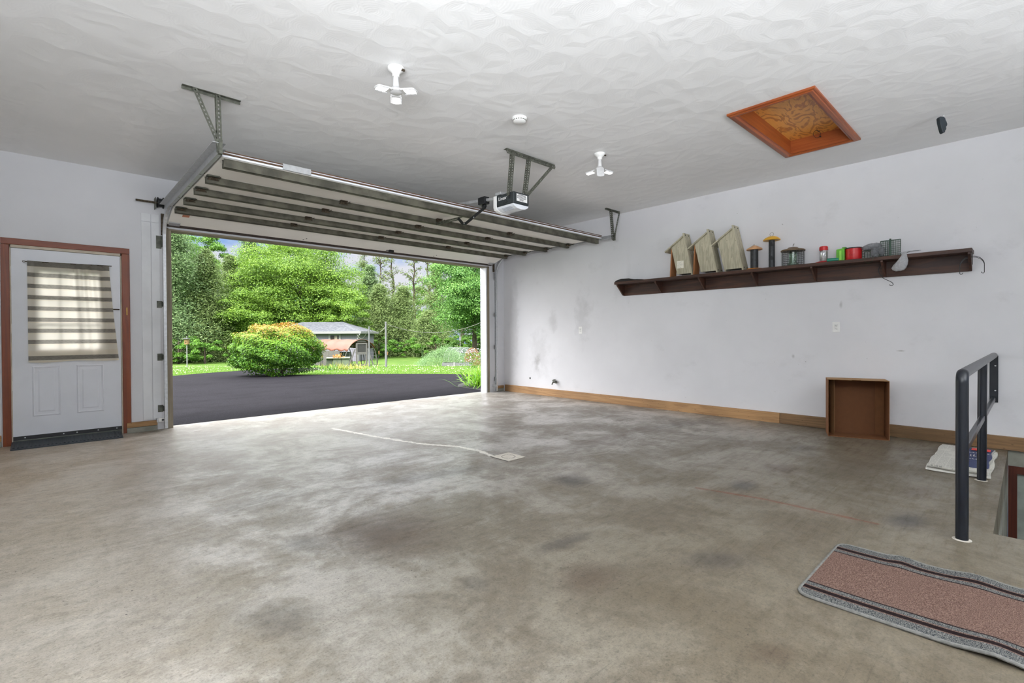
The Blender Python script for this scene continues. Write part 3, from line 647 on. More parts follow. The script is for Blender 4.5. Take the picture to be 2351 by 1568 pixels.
# ------------------------------------------------------------------ ceiling fittings
M_LED = emis('led_panel', (1, .985, .96, 1), 3.5)
def led_lamp(x, y, tilts, az0, label):
    t = thing('ceiling_lamp', (x, y, HC), label, 'ceiling light', 'three blade lamps on the garage ceiling')
    MB().lathe([(.058, -.003), (.058, -.012), (.054, -.022), (.036, -.034), (.026, -.045), (.024, -.068), (.0, -.068)], (x, y, HC), 30).build('socket_base', M_WHITE, t, 0, True)
    sb = t.children[-1]
    MB().box(x+.02, x+.045, y-.05, y-.038, HC-.03, HC-.018).build('pull_chain_outlet', M_RUST, sb)
    MB().lathe([(.0175, -.066), (.0175, -.075), (.019, -.08), (.023, -.14), (.034, -.15), (.046, -.165), (.046, -.178), (.03, -.186), (0, -.186)], (x, y, HC), 24).build('lamp_neck', plain('lamp_grey', srgb(206, 206, 206), .45), t, 0, True)
    for k in range(3):
        a = az0+2*PI*k/3; tl = tilts[k]; e = Vector((math.cos(a), math.sin(a), 0)); s = Vector((-e.y, e.x, 0))
        d = e*math.cos(tl)+Vector((0, 0, math.sin(tl))); n = d.cross(s)*-1
        if n.z > 0: n = -n
        o = Vector((x, y, HC-.172))+e*.045
        hw, L = .038, .118
        ol = [(0, -hw), (L-.014, -hw), (L-.004, -hw+.012), (L, 0), (L-.004, hw-.012), (L-.014, hw), (0, hw)]
        m = MB().prism(ol, o, d, s, n*.010)
        for q in range(9):
            for sg in (-1, 1): m.ob(o+d*(.012+.011*q)+s*sg*hw*.94+n*.012, d*.0025, s*.004, n*.004)
        bl = m.build('blade', plain('lamp_grey', srgb(206, 206, 206), .45), t, .002)
        il = [(.03, -hw*.72), (L-.014, -hw*.72), (L-.006, 0), (L-.014, hw*.72), (.03, hw*.72)]
        MB().prism(il, o+n*.010, d, s, n*.003).build('light_panel', M_LED, bl)
a0 = math.atan2(-3.131, -1.834)
led_lamp(1.834, 3.131, (-.06, -.10, -.10), a0+PI, 'white three-blade ceiling lamp with lit panels, larger in view, over the middle of the floor')
led_lamp(4.282, 3.146, (-1.05, -.12, -.12), math.atan2(-3.146, -4.282)+.1, 'white three-blade ceiling lamp just right of the garage door opener')
t = thing('smoke_detector', (3.055, 3.112, HC), 'round white smoke detector on the ceiling between the two lamps', 'smoke detector')
MB().lathe([(.066, -.002), (.066, -.014), (.058, -.020), (.056, -.036), (.042, -.044), (0, -.045)], (3.055, 3.112, HC), 32).build('detector_body', M_WHITE, t, 0, True)
m = MB()
for k in range(18): a = 2*PI*k/18; m.ob((3.055+.0575*math.cos(a), 3.112+.0575*math.sin(a), HC-.028), (-.006*math.sin(a), .006*math.cos(a), 0), (.001*math.cos(a), .001*math.sin(a), 0), (0, 0, .004))
m.build('vent_grille', M_GALVD, t)
h = thing('attic_hatch', (5.1, 1.49, HC), 'reddish wood framed attic hatch with a plywood panel in the ceiling', 'attic hatch')
tr = .062
def mould(p0, p1, inward, m):
    p0, p1, i = Vector(p0), Vector(p1), Vector(inward); d = (p1-p0).normalized()
    prof = [(0, 0), (0, .016), (.008, .020), (.018, .020), (.024, .026), (.048, .026), (.056, .018), (tr, .014), (tr, 0)]
    n = len(prof); vs = []
    for a, b in prof: vs.append(p0+d*a+i*a-Vector((0, 0, b)))
    for a, b in prof: vs.append(p1-d*a+i*a-Vector((0, 0, b)))
    m.add(vs, [(k, (k+1) % n, n+(k+1) % n, n+k) for k in range(n)]+[list(range(n)), list(range(n, 2*n))[::-1]])
X0, X1, Ya, Yb = HX0-tr+.006, HX1+tr-.006, HY0-tr+.006, HY1+tr-.006
for p0, p1, i, mt in (((X0, Ya, HC), (X1, Ya, HC), (0, 1, 0), M_HATCH), ((X0, Yb, HC), (X1, Yb, HC), (0, -1, 0), M_HATCH), ((X0, Ya, HC), (X0, Yb, HC), (1, 0, 0), M_HATCHY), ((X1, Ya, HC), (X1, Yb, HC), (-1, 0, 0), M_HATCHY)):
    m = MB(); mould(p0, p1, i, m); m.build('frame_rail', mt, h)
for b, mt in (((HX0, HX1, HY0, HY0+.018, HC-.012, HC+.15), M_HATCH), ((HX0, HX1, HY1-.018, HY1, HC-.012, HC+.15), M_HATCH), ((HX0, HX0+.018, HY0+.018, HY1-.018, HC-.012, HC+.15), M_HATCHY), ((HX1-.018, HX1, HY0+.018, HY1-.018, HC-.012, HC+.15), M_HATCHY)):
    MB().box(*b).build('jamb_board', mt, h)
def ply_mat():
    N = NT('flamed_plywood'); p = N.pos(); q = N.scale(p, (2.2, 5.0, 1))
    n = N.noise(q, 1.3, 3, .5, .9); st = N.math('MULTIPLY_ADD', N.math('SINE', N.math('MULTIPLY', n, 38.0)), .5, .5)
    f = N.noise(N.scale(p, (10, 220, 10)), 1, 2)
    c = N.mix(N.ramp(st, .5, .98, 0, .7), srgb(238, 172, 84), srgb(172, 98, 44)); c = N.mix(N.ramp(f, .4, .8, 0, .25), c, srgb(170, 100, 46))
    return N.done(N.bsdf(c, .4))
MB().box(HX0+.018, HX1-.018, HY0+.018, HY1-.018, HC+.128, HC+.145).build('hatch_panel', ply_mat(), h)
m = MB().tube(arc((5.66, 1.48, HC+.085), .036, 0, 2*PI, 20, (.7, -.7, 0), (0, 0, 1)), .0022, 6).tube([(5.66, 1.48, HC+.128), (5.675, 1.47, HC+.11), (5.66, 1.46, HC+.115)], .003, 6).lathe([(.008, 0), (.006, .012), (0, .013)], (5.685, 1.455, HC+.055), 10)
m.build('pull_loop', M_BLACK, h)
t = thing('hanging_grip', (5.768, .523, HC), 'black moulded grip hanging from a small hook on the ceiling', 'grip')
m = MB().tube([(5.768, .523, HC), (5.768, .523, HC-.012)]+arc((5.758, .53, HC-.022), .012, 1.2, -3.4, 12, (.7, -.7, 0), (0, 0, 1)), .0018, 6); m.build('hook', M_WHITE, t)
rr = Vector((.7258, -.6879, 0)); ff = Vector((.6879, .7258, 0))
ol = [(-.026, .0), (-.034, -.012), (-.030, -.05), (-.018, -.10), (-.006, -.138), (.002, -.146), (.014, -.142), (.018, -.134), (.018, -.124), (.024, -.120), (.028, -.108), (.026, -.09), (.034, -.084), (.037, -.068), (.030, -.046), (.022, -.032), (.018, -.016), (.006, -.002)]
MB().prism(ol, Vector((5.752, .536, HC-.022))-ff*.018, rr, (0, 0, 1), ff*.036).build('grip_body', M_RUBBER, t, .006)
# ------------------------------------------------------------------ wall fittings
for y, lab in ((1.546, 'white duplex outlet plate on the wall above the cardboard box'), (5.317, 'white duplex outlet plate on the long wall near the garage opening')):
    t = thing('wall_outlet', (XR, y, 1.195), lab, 'outlet', 'outlets on the long wall')
    MB().box(XR-.006, XR, y-.038, y+.038, 1.135, 1.255).build('cover_plate', M_WHITE, t, .004)
    MB().box(XR-.0085, XR-.005, y-.018, y+.018, 1.160, 1.230).build('receptacle', plain('receptacle_white', srgb(226, 226, 224), .4), t, .002)
    rc = t.children[-1]
    for z in (1.212, 1.180):
        m = MB(); m.box(XR-.0092, XR-.008, y-.014, y+.014, z-.017, z+.011); m.cur = 1
        m.box(XR-.0096, XR-.009, y-.008, y-.005, z-.005, z+.005).box(XR-.0096, XR-.009, y+.005, y+.008, z-.005, z+.005).box(XR-.0096, XR-.009, y-.002, y+.002, z-.014, z-.009)
        m.build('socket_face', [plain('receptacle_white', srgb(226, 226, 224), .4), M_BLACK], rc)
t = thing('hose_spigot', (XR, 5.891, .264), 'small metal hose spigot low on the long wall', 'spigot')
m = MB().lathe([(.028, 0), (.028, .006), (.012, .008), (.012, .06), (.016, .06), (.016, .08), (0, .08)], (XR, 5.891, .264), 16, (-1, 0, 0)).tube([(XR-.06, 5.891, .264), (XR-.09, 5.891, .250), (XR-.105, 5.891, .225)], .011, 10)
m.build('spigot_body', M_GALVD, t, 0, True)
MB().lathe([(.03, -.004), (.034, 0), (.03, .004)], (XR-.05, 5.891, .30), 14, (-.4, 0, 1)).cyl((XR-.055, 5.891, .265), (XR-.05, 5.891, .30), .005, 8).build('handwheel', M_GALVD, t)
tag(MB().lathe([(.018, 0), (.016, .006), (.008, .007), (0, .003)], (XR+.002, 6.541, .295), 14, (-1, 0, 0)).build('cable_plug', M_BLACK), 'small round black plug in the wall left of the spigot', 'wall plug')
# ------------------------------------------------------------------ shelf
sh = thing('wall_shelf', (XR, 2.42, 1.92), 'long dark stained wooden shelf on the wall with slanted brackets', 'shelf')
ST_ = 1.936
MB().box(XR-.022, XR, .392, 4.44, 1.732, 1.898).build('back_board', M_SHELF, sh, .002)
MB().box(XR-.236, XR, .378, 4.462, 1.898, ST_).build('shelf_board', M_SHELF, sh, .003)
for y in (4.425, 3.765, 3.105, 2.41, 1.745, 1.083, .40):
    MB().prism([(XR-.022, 1.736), (XR-.05, 1.736), (XR-.215, 1.880), (XR-.215, 1.898), (XR-.022, 1.898)], (0, y-.011, 0), (1, 0, 0), (0, 0, 1), (0, .022, 0)).build('bracket', M_SHELFZ, sh, .002)
t = thing('plant_hook', (6.5, .385, 1.86), 'double curled black wire plant hook at the right end of the shelf', 'hook')
for sg, sp in ((-1, .088), (1, .085)):
    y0 = .383; pts = [(6.50, y0, 1.862)]
    pts += [(6.50-.02*k/10, y0+sg*(sp*math.sin(k/10*PI/2)), 1.862-.0*k-(.09*(1-math.cos(k/10*PI/2)))) for k in range(1, 11)]
    e = pts[-1]; pts += [(e[0], e[1], e[2]-.045), (e[0], e[1], e[2]-.075), (e[0], e[1]-sg*.008, e[2]-.083), (e[0], e[1]-sg*.018, e[2]-.078), (e[0], e[1]-sg*.02, e[2]-.068)]
    MB().tube(pts, .0028, 7).tube([(p[0], p[1], p[2]-.010) for p in pts[:10]], .0022, 7).build('hook_arm', M_BLACK, t, 0, True)
MB().box(6.495, 6.505, .377, .381, 1.78, 1.895).build('mount_plate', M_BLACK, t)
m = MB().tube([(6.62, 1.075, 1.85), (6.58, 1.105, 1.86), (6.55, 1.12, 1.835), (6.54, 1.125, 1.80), (6.54, 1.118, 1.765), (6.53, 1.085, 1.715), (6.52, 1.05, 1.69), (6.515, 1.02, 1.672), (6.515, 1.0, 1.655), (6.515, .992, 1.637), (6.515, 1.003, 1.625), (6.515, 1.02, 1.628), (6.515, 1.024, 1.64)], .003, 7)
tag(m.build('wire_hook', M_BLACK, None, 0, True), 'single black wire hook hanging below the shelf bracket nearest the white bag', 'hook')
# bird houses
def rot2(b, a, tilt=12*PI/180):
    return (.33-b*math.cos(tilt)-a*math.sin(tilt), a*math.cos(tilt)-b*math.sin(tilt)*.0+b*-.0)
def birdhouse(y0, label, is_open, note):
    t = thing('birdhouse', (6.56, y0, ST_), label, 'birdhouse', 'birdhouses leaning in a row on the shelf')
    T = 12.5*PI/180
    def P(b, a): return (.33-b*math.cos(T)-a*math.sin(T), max(0, a*math.cos(T)-b*math.sin(T)+.046*0)+0)
    def pr(poly, x0, x1, name, mt, bv=.002):
        o = Vector((x0, y0, ST_)); MB().prism(poly, o, (0, -1, 0), (0, 0, 1), (x1-x0, 0, 0)).build(name, mt, t, bv)
    side = [P(.0, .03), P(.205, .075), P(.205, .47), P(.0, .555)]
    pr(side, 6.478, 6.496, 'side_wall', M_GREY); pr(side, 6.622, 6.64, 'side_wall', M_GREY)
    pr([P(-.02, .0), P(0, 0), P(0, .61), P(-.02, .61)], 6.47, 6.648, 'back_board', M_GREY)
    bk = t.children[-1]
    for a in (.035, .58):
        for x in (6.51, 6.60):
            u, v = P(-.02, a); n = Vector((0, -math.cos(T), math.sin(T)*-1)); n = Vector((0, -math.cos(T), -math.sin(T)*0))
            MB().lathe([(.009, -.002), (.009, .003), (0, .004)], (x, y0-u, ST_+v), 8, (0, -1, -.2)).build('screw_head', M_BLACK, bk)
    pr([P(-.0, .575), P(-.0, .557), P(.305, .432), P(.305, .450)], 6.452, 6.655, 'roof_board', M_GREY)
    pr([P(.0, .03), P(.0, .045), P(.19, .09), P(.19, .075)], 6.496, 6.622, 'floor_board', M_SHELFZ)
    if is_open: pr([(0, 0), (.018, 0), (.040, .405), (.022, .405)], 6.482, 6.636, 'front_board', M_CEDAR)
    else: pr([P(.207, .02), P(.225, .02), P(.225, .455), P(.207, .462)], 6.478, 6.64, 'front_board', M_GREY)
    fr = t.children[-1]
    if is_open: MB().lathe([(.012, 0), (.012, .003), (0, .004)], (6.56, y0-.026, ST_+.08), 12, (0, -1, 0)).build('knot', plain('amber_knot', srgb(170, 110, 50), .5), fr)
    if note:
        cu, cv_ = .165, .16
        MB().box(6.4745, 6.4775, y0-cu-.050, y0-cu+.050, ST_+cv_-.048, ST_+cv_+.055).build('paper_note', plain('note_paper', srgb(232, 228, 214), .8, 0, .03), t)
        nt = t.children[-1]; m = MB(); random.seed(3)
        for k in range(6):
            yy = y0-cu+.04; z = ST_+cv_+.04-.015*k
            while yy > y0-cu-.035-.0*k:
                L = random.uniform(.006, .014); m.box(6.473, 6.4746, yy-L, yy, z-.0012+random.uniform(-.001, .001), z+.0012); yy -= L+random.uniform(.002, .006)
                if k in (1, 4, 5) and yy < y0-cu-.002: break
        m.build('handwriting', M_GALVD, nt)
birdhouse(3.546, 'weathered birdhouse with a paper note on its side, first in the row', True, True)
birdhouse(3.200, 'weathered birdhouse leaning between two others, one knot high on its side', True, False)
birdhouse(2.865, 'weathered birdhouse leaning next to the short tube feeder', False, False)
m = MB(); prof = [(0, 0), (.44, 0), (.50, .008), (.40, .018), (.33, .022), (.26, .040), (.12, .046), (.02, .022)]
m.prism(prof, (6.45, 4.47, ST_), (0, -1, 0), (0, 0, 1), (.19, 0, 0))
tag(m.build('folded_tarp', plain('black_cloth', srgb(38, 36, 34), .8, 0, .2, 30, .3, 40), None, .01, True), 'flat folded black cloth on the left end of the dark shelf', 'cloth')
# feeders
M_SCREEN = plain('dark_screen', srgb(52, 54, 56), .5, .3, .3, 40)
t = thing('tube_feeder', (6.55, 2.412, ST_), 'short dark tube bird feeder with a faded orange hat', 'bird feeder')
y = 2.412; c = (6.55, y, ST_)
MB().lathe([(.045, .012), (.045, .262), (0, .262)], c, 24).build('tube', M_SCREEN, t, 0, True)
M_ORH = plain('faded_orange_metal', srgb(206, 156, 110), .5, 0, .15, 20)
MB().lathe([(.092, .252), (.094, .258), (.090, .268), (.06, .285), (.03, .303), (.010, .310), (0, .311)], c, 32).build('hat', M_ORH, t, 0, True)
MB().lathe([(.05, 0), (.085, .004), (.092, .014), (.088, .014), (.05, .010), (0, .010)], c, 32).build('tray', plain('orange_metal', srgb(214, 140, 60), .5), t, 0, True)
MB().tube([(6.55, y+.03, ST_+.292), (6.55, y+.012, ST_+.318), (6.55, y, ST_+.322), (6.55, y-.004, ST_+.308)], .002, 6).build('hanger_wire', M_BLACK, t)
t = thing('tube_feeder', (6.55, 2.205, ST_), 'tall dark tube bird feeder with a bright yellow hat', 'bird feeder')
y = 2.205; c = (6.55, y, ST_)
MB().lathe([(.034, 0), (.034, .355), (0, .355)], c, 24).build('tube', M_SCREEN, t, 0, True); tu = t.children[-1]
for z in (.10, .27):
    MB().prism([(-.026, 0), (.026, 0), (.014, .045), (-.014, .045)], (6.512, y, ST_+z), (0, 1, 0), (0, 0, 1), (.02, 0, 0)).build('feeding_port', M_BLACK, tu, .003)
MB().lathe([(.096, .344), (.098, .348), (.094, .358), (.07, .378), (.04, .392), (.014, .398), (0, .399)], c, 36).build('hat', plain('yellow_metal', srgb(226, 172, 48), .4), t, 0, True)
MB().tube(arc((6.55, y, ST_+.42), .022, 0, 2*PI, 20, (0, 1, 0), (0, 0, 1)), .0016, 6, False).build('hanger_ring', M_GALVD, t)
t = thing('cage_feeder', (6.55, 1.967, ST_), 'round wire cage bird feeder with a brown lid', 'bird feeder')
y = 1.967; c = Vector((6.55, y, ST_)); m = MB()
for k in range(32):
    a = 2*PI*k/32; q = c+Vector((math.cos(a)*.118, math.sin(a)*.118, 0)); m.cyl(q, q+Vector((0, 0, .185)), .0016, 5)
for k in range(9): m.tube(arc(c+Vector((0, 0, .006+.022*k)), .118, 0, 2*PI, 32, (1, 0, 0), (0, 1, 0)), .0016, 5, False)
m.build('wire_cage', M_BLACK, t)
MB().lathe([(.130, .178), (.132, .186), (.125, .196), (.07, .208), (.058, .216), (.05, .224), (0, .226)], c, 40).build('lid', plain('brown_metal', srgb(112, 92, 68), .5), t, 0, True)
MB().lathe([(.055, .02), (.06, .02), (.06, .03), (.042, .03), (.042, .18), (0, .18)], c, 24).build('seed_tube', glassy('pale_green_plastic', (.62, .78, .66, 1), .3), t, 0, True)
MB().tube([c+Vector((0, 0, .224)), c+Vector((0, 0, .242)), c+Vector((0, -.016, .268)), c+Vector((0, -.012, .272)), c+Vector((0, .002, .244))], .002, 6).build('hanger_wire', M_GALVD, t)
t = thing('nectar_feeder', (6.55, 1.643, ST_), 'hummingbird feeder, clear bottle between red lid and red base', 'bird feeder')
c = Vector((6.55, 1.643, ST_)); M_RED = plain('red_plastic', srgb(196, 30, 34), .35, 0, .06, 10)
MB().lathe([(.088, 0), (.092, .006), (.08, .014), (.05, .022), (.042, .024), (0, .024)], c, 32).build('base_dish', M_RED, t, 0, True)
MB().lathe([(.038, .024), (.041, .03), (.041, .148), (.038, .152)], c, 28).build('bottle', glassy('clear_plastic', (.96, .97, .97, 1), .5), t, 0, True)
MB().lathe([(.043, .146), (.045, .148), (.044, .186), (.036, .194), (.01, .196), (0, .197)], c, 28).build('lid', M_RED, t, 0, True)
t = thing('garden_tube', (6.48, 1.56, ST_+.02), 'small teal plastic tube lying beside the red-based feeder', 'tube')
MB().lathe([(.0, -.06), (.020, -.06), (.021, -.055), (.021, .045), (.019, .05), (.010, .05), (.008, .03), (0, .03)], (6.49, 1.545, ST_+.021), 20, (-.35, 1, 0)).build('tube_body', plain('teal_plastic', srgb(24, 128, 104), .4), t, 0, True)
t = thing('plastic_box', (6.55, 1.465, ST_), 'lime green upright plastic container beside the red spool', 'container')
M_LIME = plain('lime_plastic', srgb(96, 176, 44), .4, 0, .12, 14)
m = MB().prism([(-.04, 0), (.04, 0), (.04, .13), (.02, .142), (-.04, .135)], (6.50, 1.468, ST_), (0, -1, 0), (0, 0, 1), (.11, 0, 0)); m.build('container_body', M_LIME, t, .006)
MB().box(6.494, 6.50, 1.455, 1.478, ST_+.012, ST_+.118).build('side_strip', plain('pale_lime', srgb(150, 220, 84), .35), t, .003)
MB().box(6.52, 6.58, 1.42, 1.456, ST_+.132, ST_+.158).build('cap', plain('dark_lime', srgb(84, 140, 50), .4), t, .005)
t = thing('wire_spool', (6.56, 1.352, ST_), 'fat red round tin with a dark rim between the green container and grey bag', 'tin')
c = (6.56, 1.352, ST_)
MB().lathe([(.078, 0), (.080, .004), (.080, .128), (.078, .130), (0, .130)], c, 40).build('tin_body', M_RED, t, 0, True); tb = t.children[-1]
MB().lathe([(.082, .128), (.083, .134), (.08, .140), (.076, .134), (0, .134)], c, 40).build('rim', M_BLACK, t, 0, True)
m = MB()
for k, (z, a0_, a1_) in enumerate(((.095, 2.75, 3.4), (.078, 2.8, 3.15), (.062, 2.72, 3.45), (.05, 2.8, 3.3))):
    for q in range(14):
        a = a0_+(a1_-a0_)*q/14; a2 = a+(a1_-a0_)/22
        if (q*7+k) % 5: m.tube([(c[0]+.0805*math.cos(a), c[1]+.0805*math.sin(a), ST_+z), (c[0]+.0805*math.cos(a2), c[1]+.0805*math.sin(a2), ST_+z)], .0013, 4)
m.build('printed_text', plain('dark_print', srgb(110, 14, 18), .5), tb)
def suet_cage(t, ux, o, W, H, D, mat, nx=6, nz=8):
    """flat basket of welded green wire standing at o"""
    o = Vector(o); ux = Vector(ux).normalized(); uz = Vector((0, 0, 1)); uy = uz.cross(ux)
    m = MB()
    for s in (0, 1):
        b = o+uy*D*s
        for i in range(nx+1): m.cyl(b+ux*W*i/nx, b+ux*W*i/nx+uz*H, .0017 if 0 < i < nx else .003, 5)
        for j in range(nz+1): m.cyl(b+uz*H*j/nz, b+uz*H*j/nz+ux*W, .0017 if 0 < j < nz else .003, 5)
    for i in (0, nx):
        for j in range(nz+1): m.cyl(o+ux*W*i/nx+uz*H*j/nz, o+ux*W*i/nx+uz*H*j/nz+uy*D, .0017, 5)
    for j in (0, nz):
        for i in range(nx+1): m.cyl(o+ux*W*i/nx+uz*H*j/nz, o+ux*W*i/nx+uz*H*j/nz+uy*D, .0017, 5)
    m.build('wire_basket', mat, t)
M_GWIRE = plain('dark_green_wire', srgb(28, 66, 44), .4, 0, .15, 30)
t = thing('suet_feeder', (6.54, 1.06, ST_), 'green wire suet basket standing nearest the grey plastic bag', 'suet feeder', 'green suet baskets')
suet_cage(t, (.25, -1, 0), (6.52, 1.102, ST_), .088, .175, .045, M_GWIRE)
MB().box(6.505, 6.56, 1.095, 1.1, ST_+.0, ST_+.02).build('latch', M_GWIRE, t)
t = thing('suet_feeder', (6.54, .98, ST_), 'green wire suet basket at the end of the row, next to the white bag', 'suet feeder', 'green suet baskets')
suet_cage(t, (.12, -1, .0), (6.50, 1.016, ST_), .085, .172, .05, M_GWIRE)
MB().box(6.494, 6.502, 1.008, 1.024, ST_, ST_+.186).build('hinge_bar', M_GWIRE, t)
t = thing('suet_feeder', (6.52, 1.2, ST_), 'low dark wire basket half hidden under the grey plastic bag', 'suet feeder')
suet_cage(t, (0, -1, 0), (6.50, 1.262, ST_), .15, .085, .1, M_GWIRE, 6, 3)
MB().tube([(6.42, 1.235, ST_-.0), (6.415, 1.215, ST_-.05), (6.415, 1.19, ST_-.064), (6.415, 1.165, ST_-.05), (6.42, 1.145, ST_)], .0015, 5).build('hanging_chain', M_GWIRE, t)
# bags
def bag_mat(name, col, tr):
    N = NT(name); p = N.pos(); n = N.noise(p, 34, 5, .6, 2.5)
    b = N.bsdf(col, .16, 0, N.bump(n, 1.0, .03), .8); t_ = N.n('ShaderNodeBsdfTransparent'); mx = N.n('ShaderNodeMixShader')
    N.link(N.ramp(n, .3, .75, tr*.5, tr), mx.inputs[0]); N.link(b.outputs[0], mx.inputs[1]); N.link(t_.outputs[0], mx.inputs[2]); return N.done(mx)
def crumple(m, rows, n=28, amp=.012, seed=1):
    """rows: (centre, radius_y, radius_x) rings stacked along z and creased"""
    r = np.random.default_rng(seed); ph = r.uniform(0, 6.28, 6)
    b = len(m.v)
    for j, (c, ry, rx) in enumerate(rows):
        for k in range(n):
            a = 2*PI*k/n; cr = 1+amp/.05*(.5*math.sin(3*a+ph[0]+j*.9)+.4*math.sin(5*a+ph[1]-j*1.3)+.35*math.sin(8*a+ph[2]+j*.7))*.35
            m.v.append((c[0]+rx*cr*math.cos(a), c[1]+ry*cr*math.sin(a), c[2]+.25*amp*math.sin(4*a+ph[3]+j)))
    for j in range(len(rows)-1):
        for k in range(n): m.f.append([b+j*n+k, b+j*n+(k+1) % n, b+(j+1)*n+(k+1) % n, b+(j+1)*n+k]); m.mi.append(0)
    m.f.append([b+k for k in range(n)][::-1]); m.f.append([b+(len(rows)-1)*n+k for k in range(n)]); m.mi += [0, 0]
m = MB(); z = ST_
crumple(m, [((6.54, 1.20, z+.09), .06, .03), ((6.53, 1.185, z+.10), .085, .06), ((6.53, 1.18, z+.125), .095, .07), ((6.53, 1.17, z+.15), .07, .055), ((6.53, 1.16, z+.160), .03, .03)], 30, .016, 4)
crumple(m, [((6.46, 1.135, z-.004), .008, .008), ((6.455, 1.14, z+.02), .028, .02), ((6.46, 1.145, z+.06), .036, .026), ((6.48, 1.15, z+.10), .026, .024), ((6.52, 1.155, z+.135), .012, .012)], 24, .012, 8)
crumple(m, [((6.48, 1.085, z+.01), .012, .012), ((6.475, 1.09, z+.05), .03, .03), ((6.49, 1.10, z+.09), .04, .03), ((6.51, 1.12, z+.12), .02, .02)], 24, .014, 5)
tag(m.build('plastic_bag', bag_mat('grey_film', srgb(160, 164, 170), .55), None, 0, True, angle=70), 'crumpled grey plastic bag draped over a low wire basket', 'bag')
m = MB()
crumple(m, [((6.40, .932, 1.766), .026, .02), ((6.395, .93, 1.773), .048, .036), ((6.395, .925, 1.795), .060, .044), ((6.395, .915, 1.83), .058, .042), ((6.40, .90, 1.87), .044, .032), ((6.405, .89, 1.91), .026, .022), ((6.42, .885, 1.938), .018, .016), ((6.43, .885, 1.955), .014, .012)], 30, .012, 2)
crumple(m, [((6.43, .885, 1.945), .012, .012), ((6.445, .87, 1.962), .03, .018), ((6.47, .83, 1.966), .038, .022), ((6.49, .79, 1.968), .028, .015)], 24, .012, 6)
crumple(m, [((6.43, .888, 1.945), .010, .010), ((6.44, .92, 1.958), .02, .012), ((6.45, .94, 1.962), .008, .008)], 20, .010, 3)
tag(m.build('plastic_bag', bag_mat('white_film', srgb(238, 240, 244), .4), None, 0, True, angle=70), 'knotted white plastic bag hanging over the shelf front edge', 'bag')
# ------------------------------------------------------------------ floor things
bx = thing('cardboard_box', (6.30, 1.27, 0), 'open brown cardboard box standing on its side against the wall', 'box')
p0 = Vector((6.185, 1.511, 0)); p1 = Vector((6.355, .998, 0)); e = (p1-p0).normalized(); Wb = (p1-p0).length; inn = Vector((-e.y, e.x, 0))
if inn.x < 0: inn = -inn
Db, Hb, th = .27, .622, .005; up = Vector((0, 0, 1))
def panel(c, a, b, n, name, mt, bev=.001): MB().ob(c, a, b, n).build(name, mt, bx, bev)
panel(p0+e*Wb/2+inn*(Db/2)+up*th/2, e*Wb/2, inn*Db/2, up*th/2, 'side_panel', M_CARD)
panel(p0+e*th/2+inn*(Db/2)+up*Hb/2, inn*Db/2, up*(Hb/2-th), e*th/2, 'side_panel', M_CARD)
panel(p1-e*th/2+inn*(Db/2)+up*Hb/2, inn*Db/2, up*(Hb/2-th), e*th/2, 'side_panel', M_CARD)
for a, b, d0 in ((0, .40, 0), (.40, .555, .035), (.555, 1, 0)):
    panel(p0+e*Wb*(a+b)/2+inn*(Db/2+d0/2)+up*(Hb-th/2), e*Wb*(b-a)/2, inn*(Db-d0)/2, up*th/2, 'top_flap', M_CARDL)
panel(p0+e*Wb/2+inn*(Db-th/2)+up*Hb/2, e*(Wb/2-th), up*(Hb/2-th), inn*th/2, 'bottom_panel', M_CARD)
panel(p0+e*(Wb*.06+Wb*.78*.5)+inn*(Db-th*1.6)+up*Hb/2, e*Wb*.39, up*(Hb/2-th), inn*th/2, 'inner_flap', plain('cardboard_dark', srgb(104, 64, 34), .8, 0, .05, 20))
panel(p0+e*Wb*.91+inn*(Db-th*1.55)+up*Hb*.5, e*Wb*.055, up*.085, inn*th*.4, 'tape_strip', M_CARD)
panel(p0+e*.0455+inn*(Db*.62)+up*Hb*.5, inn*Db*.3+e*-.02, up*(Hb/2-.01), e*.0015, 'inner_crease', M_CARDL)
# newspapers
nw = thing('newspaper', (5.75, .40, 0), 'pile of opened newspaper sheets on the floor behind the handrail', 'newspaper')
def news_mat():
    N = NT('newsprint'); p = N.pos(); s = N.n('ShaderNodeSeparateXYZ'); N.link(p, s.inputs[0])
    lines = N.math('SINE', N.math('MULTIPLY', s.outputs[0], 2*PI/.014)); words = N.noise(N.scale(p, (70, 130, 1)), 1, 2)
    col = N.math('FRACT', N.math('MULTIPLY', s.outputs[1], 1/.062))
    a = N.math('MULTIPLY', N.ramp(lines, .0, .5), N.ramp(words, .42, .52)); a = N.math('MULTIPLY', a, N.ramp(col, .06, .1)); a = N.math('MULTIPLY', a, N.ramp(N.noise(p, 3, 2), .38, .46))
    c = N.mix(N.math('MULTIPLY', a, .62), srgb(205, 203, 194), srgb(92, 92, 92))
    return N.done(N.bsdf(c, .85, 0, N.bump(N.noise(N.scale(p, (3, 9, 1)), 4, 4), .25, .01)))
M_NEWS = news_mat(); M_NEWSP = plain('newsprint_edge', srgb(214, 212, 204), .85, 0, .08, 40, .2, 60)
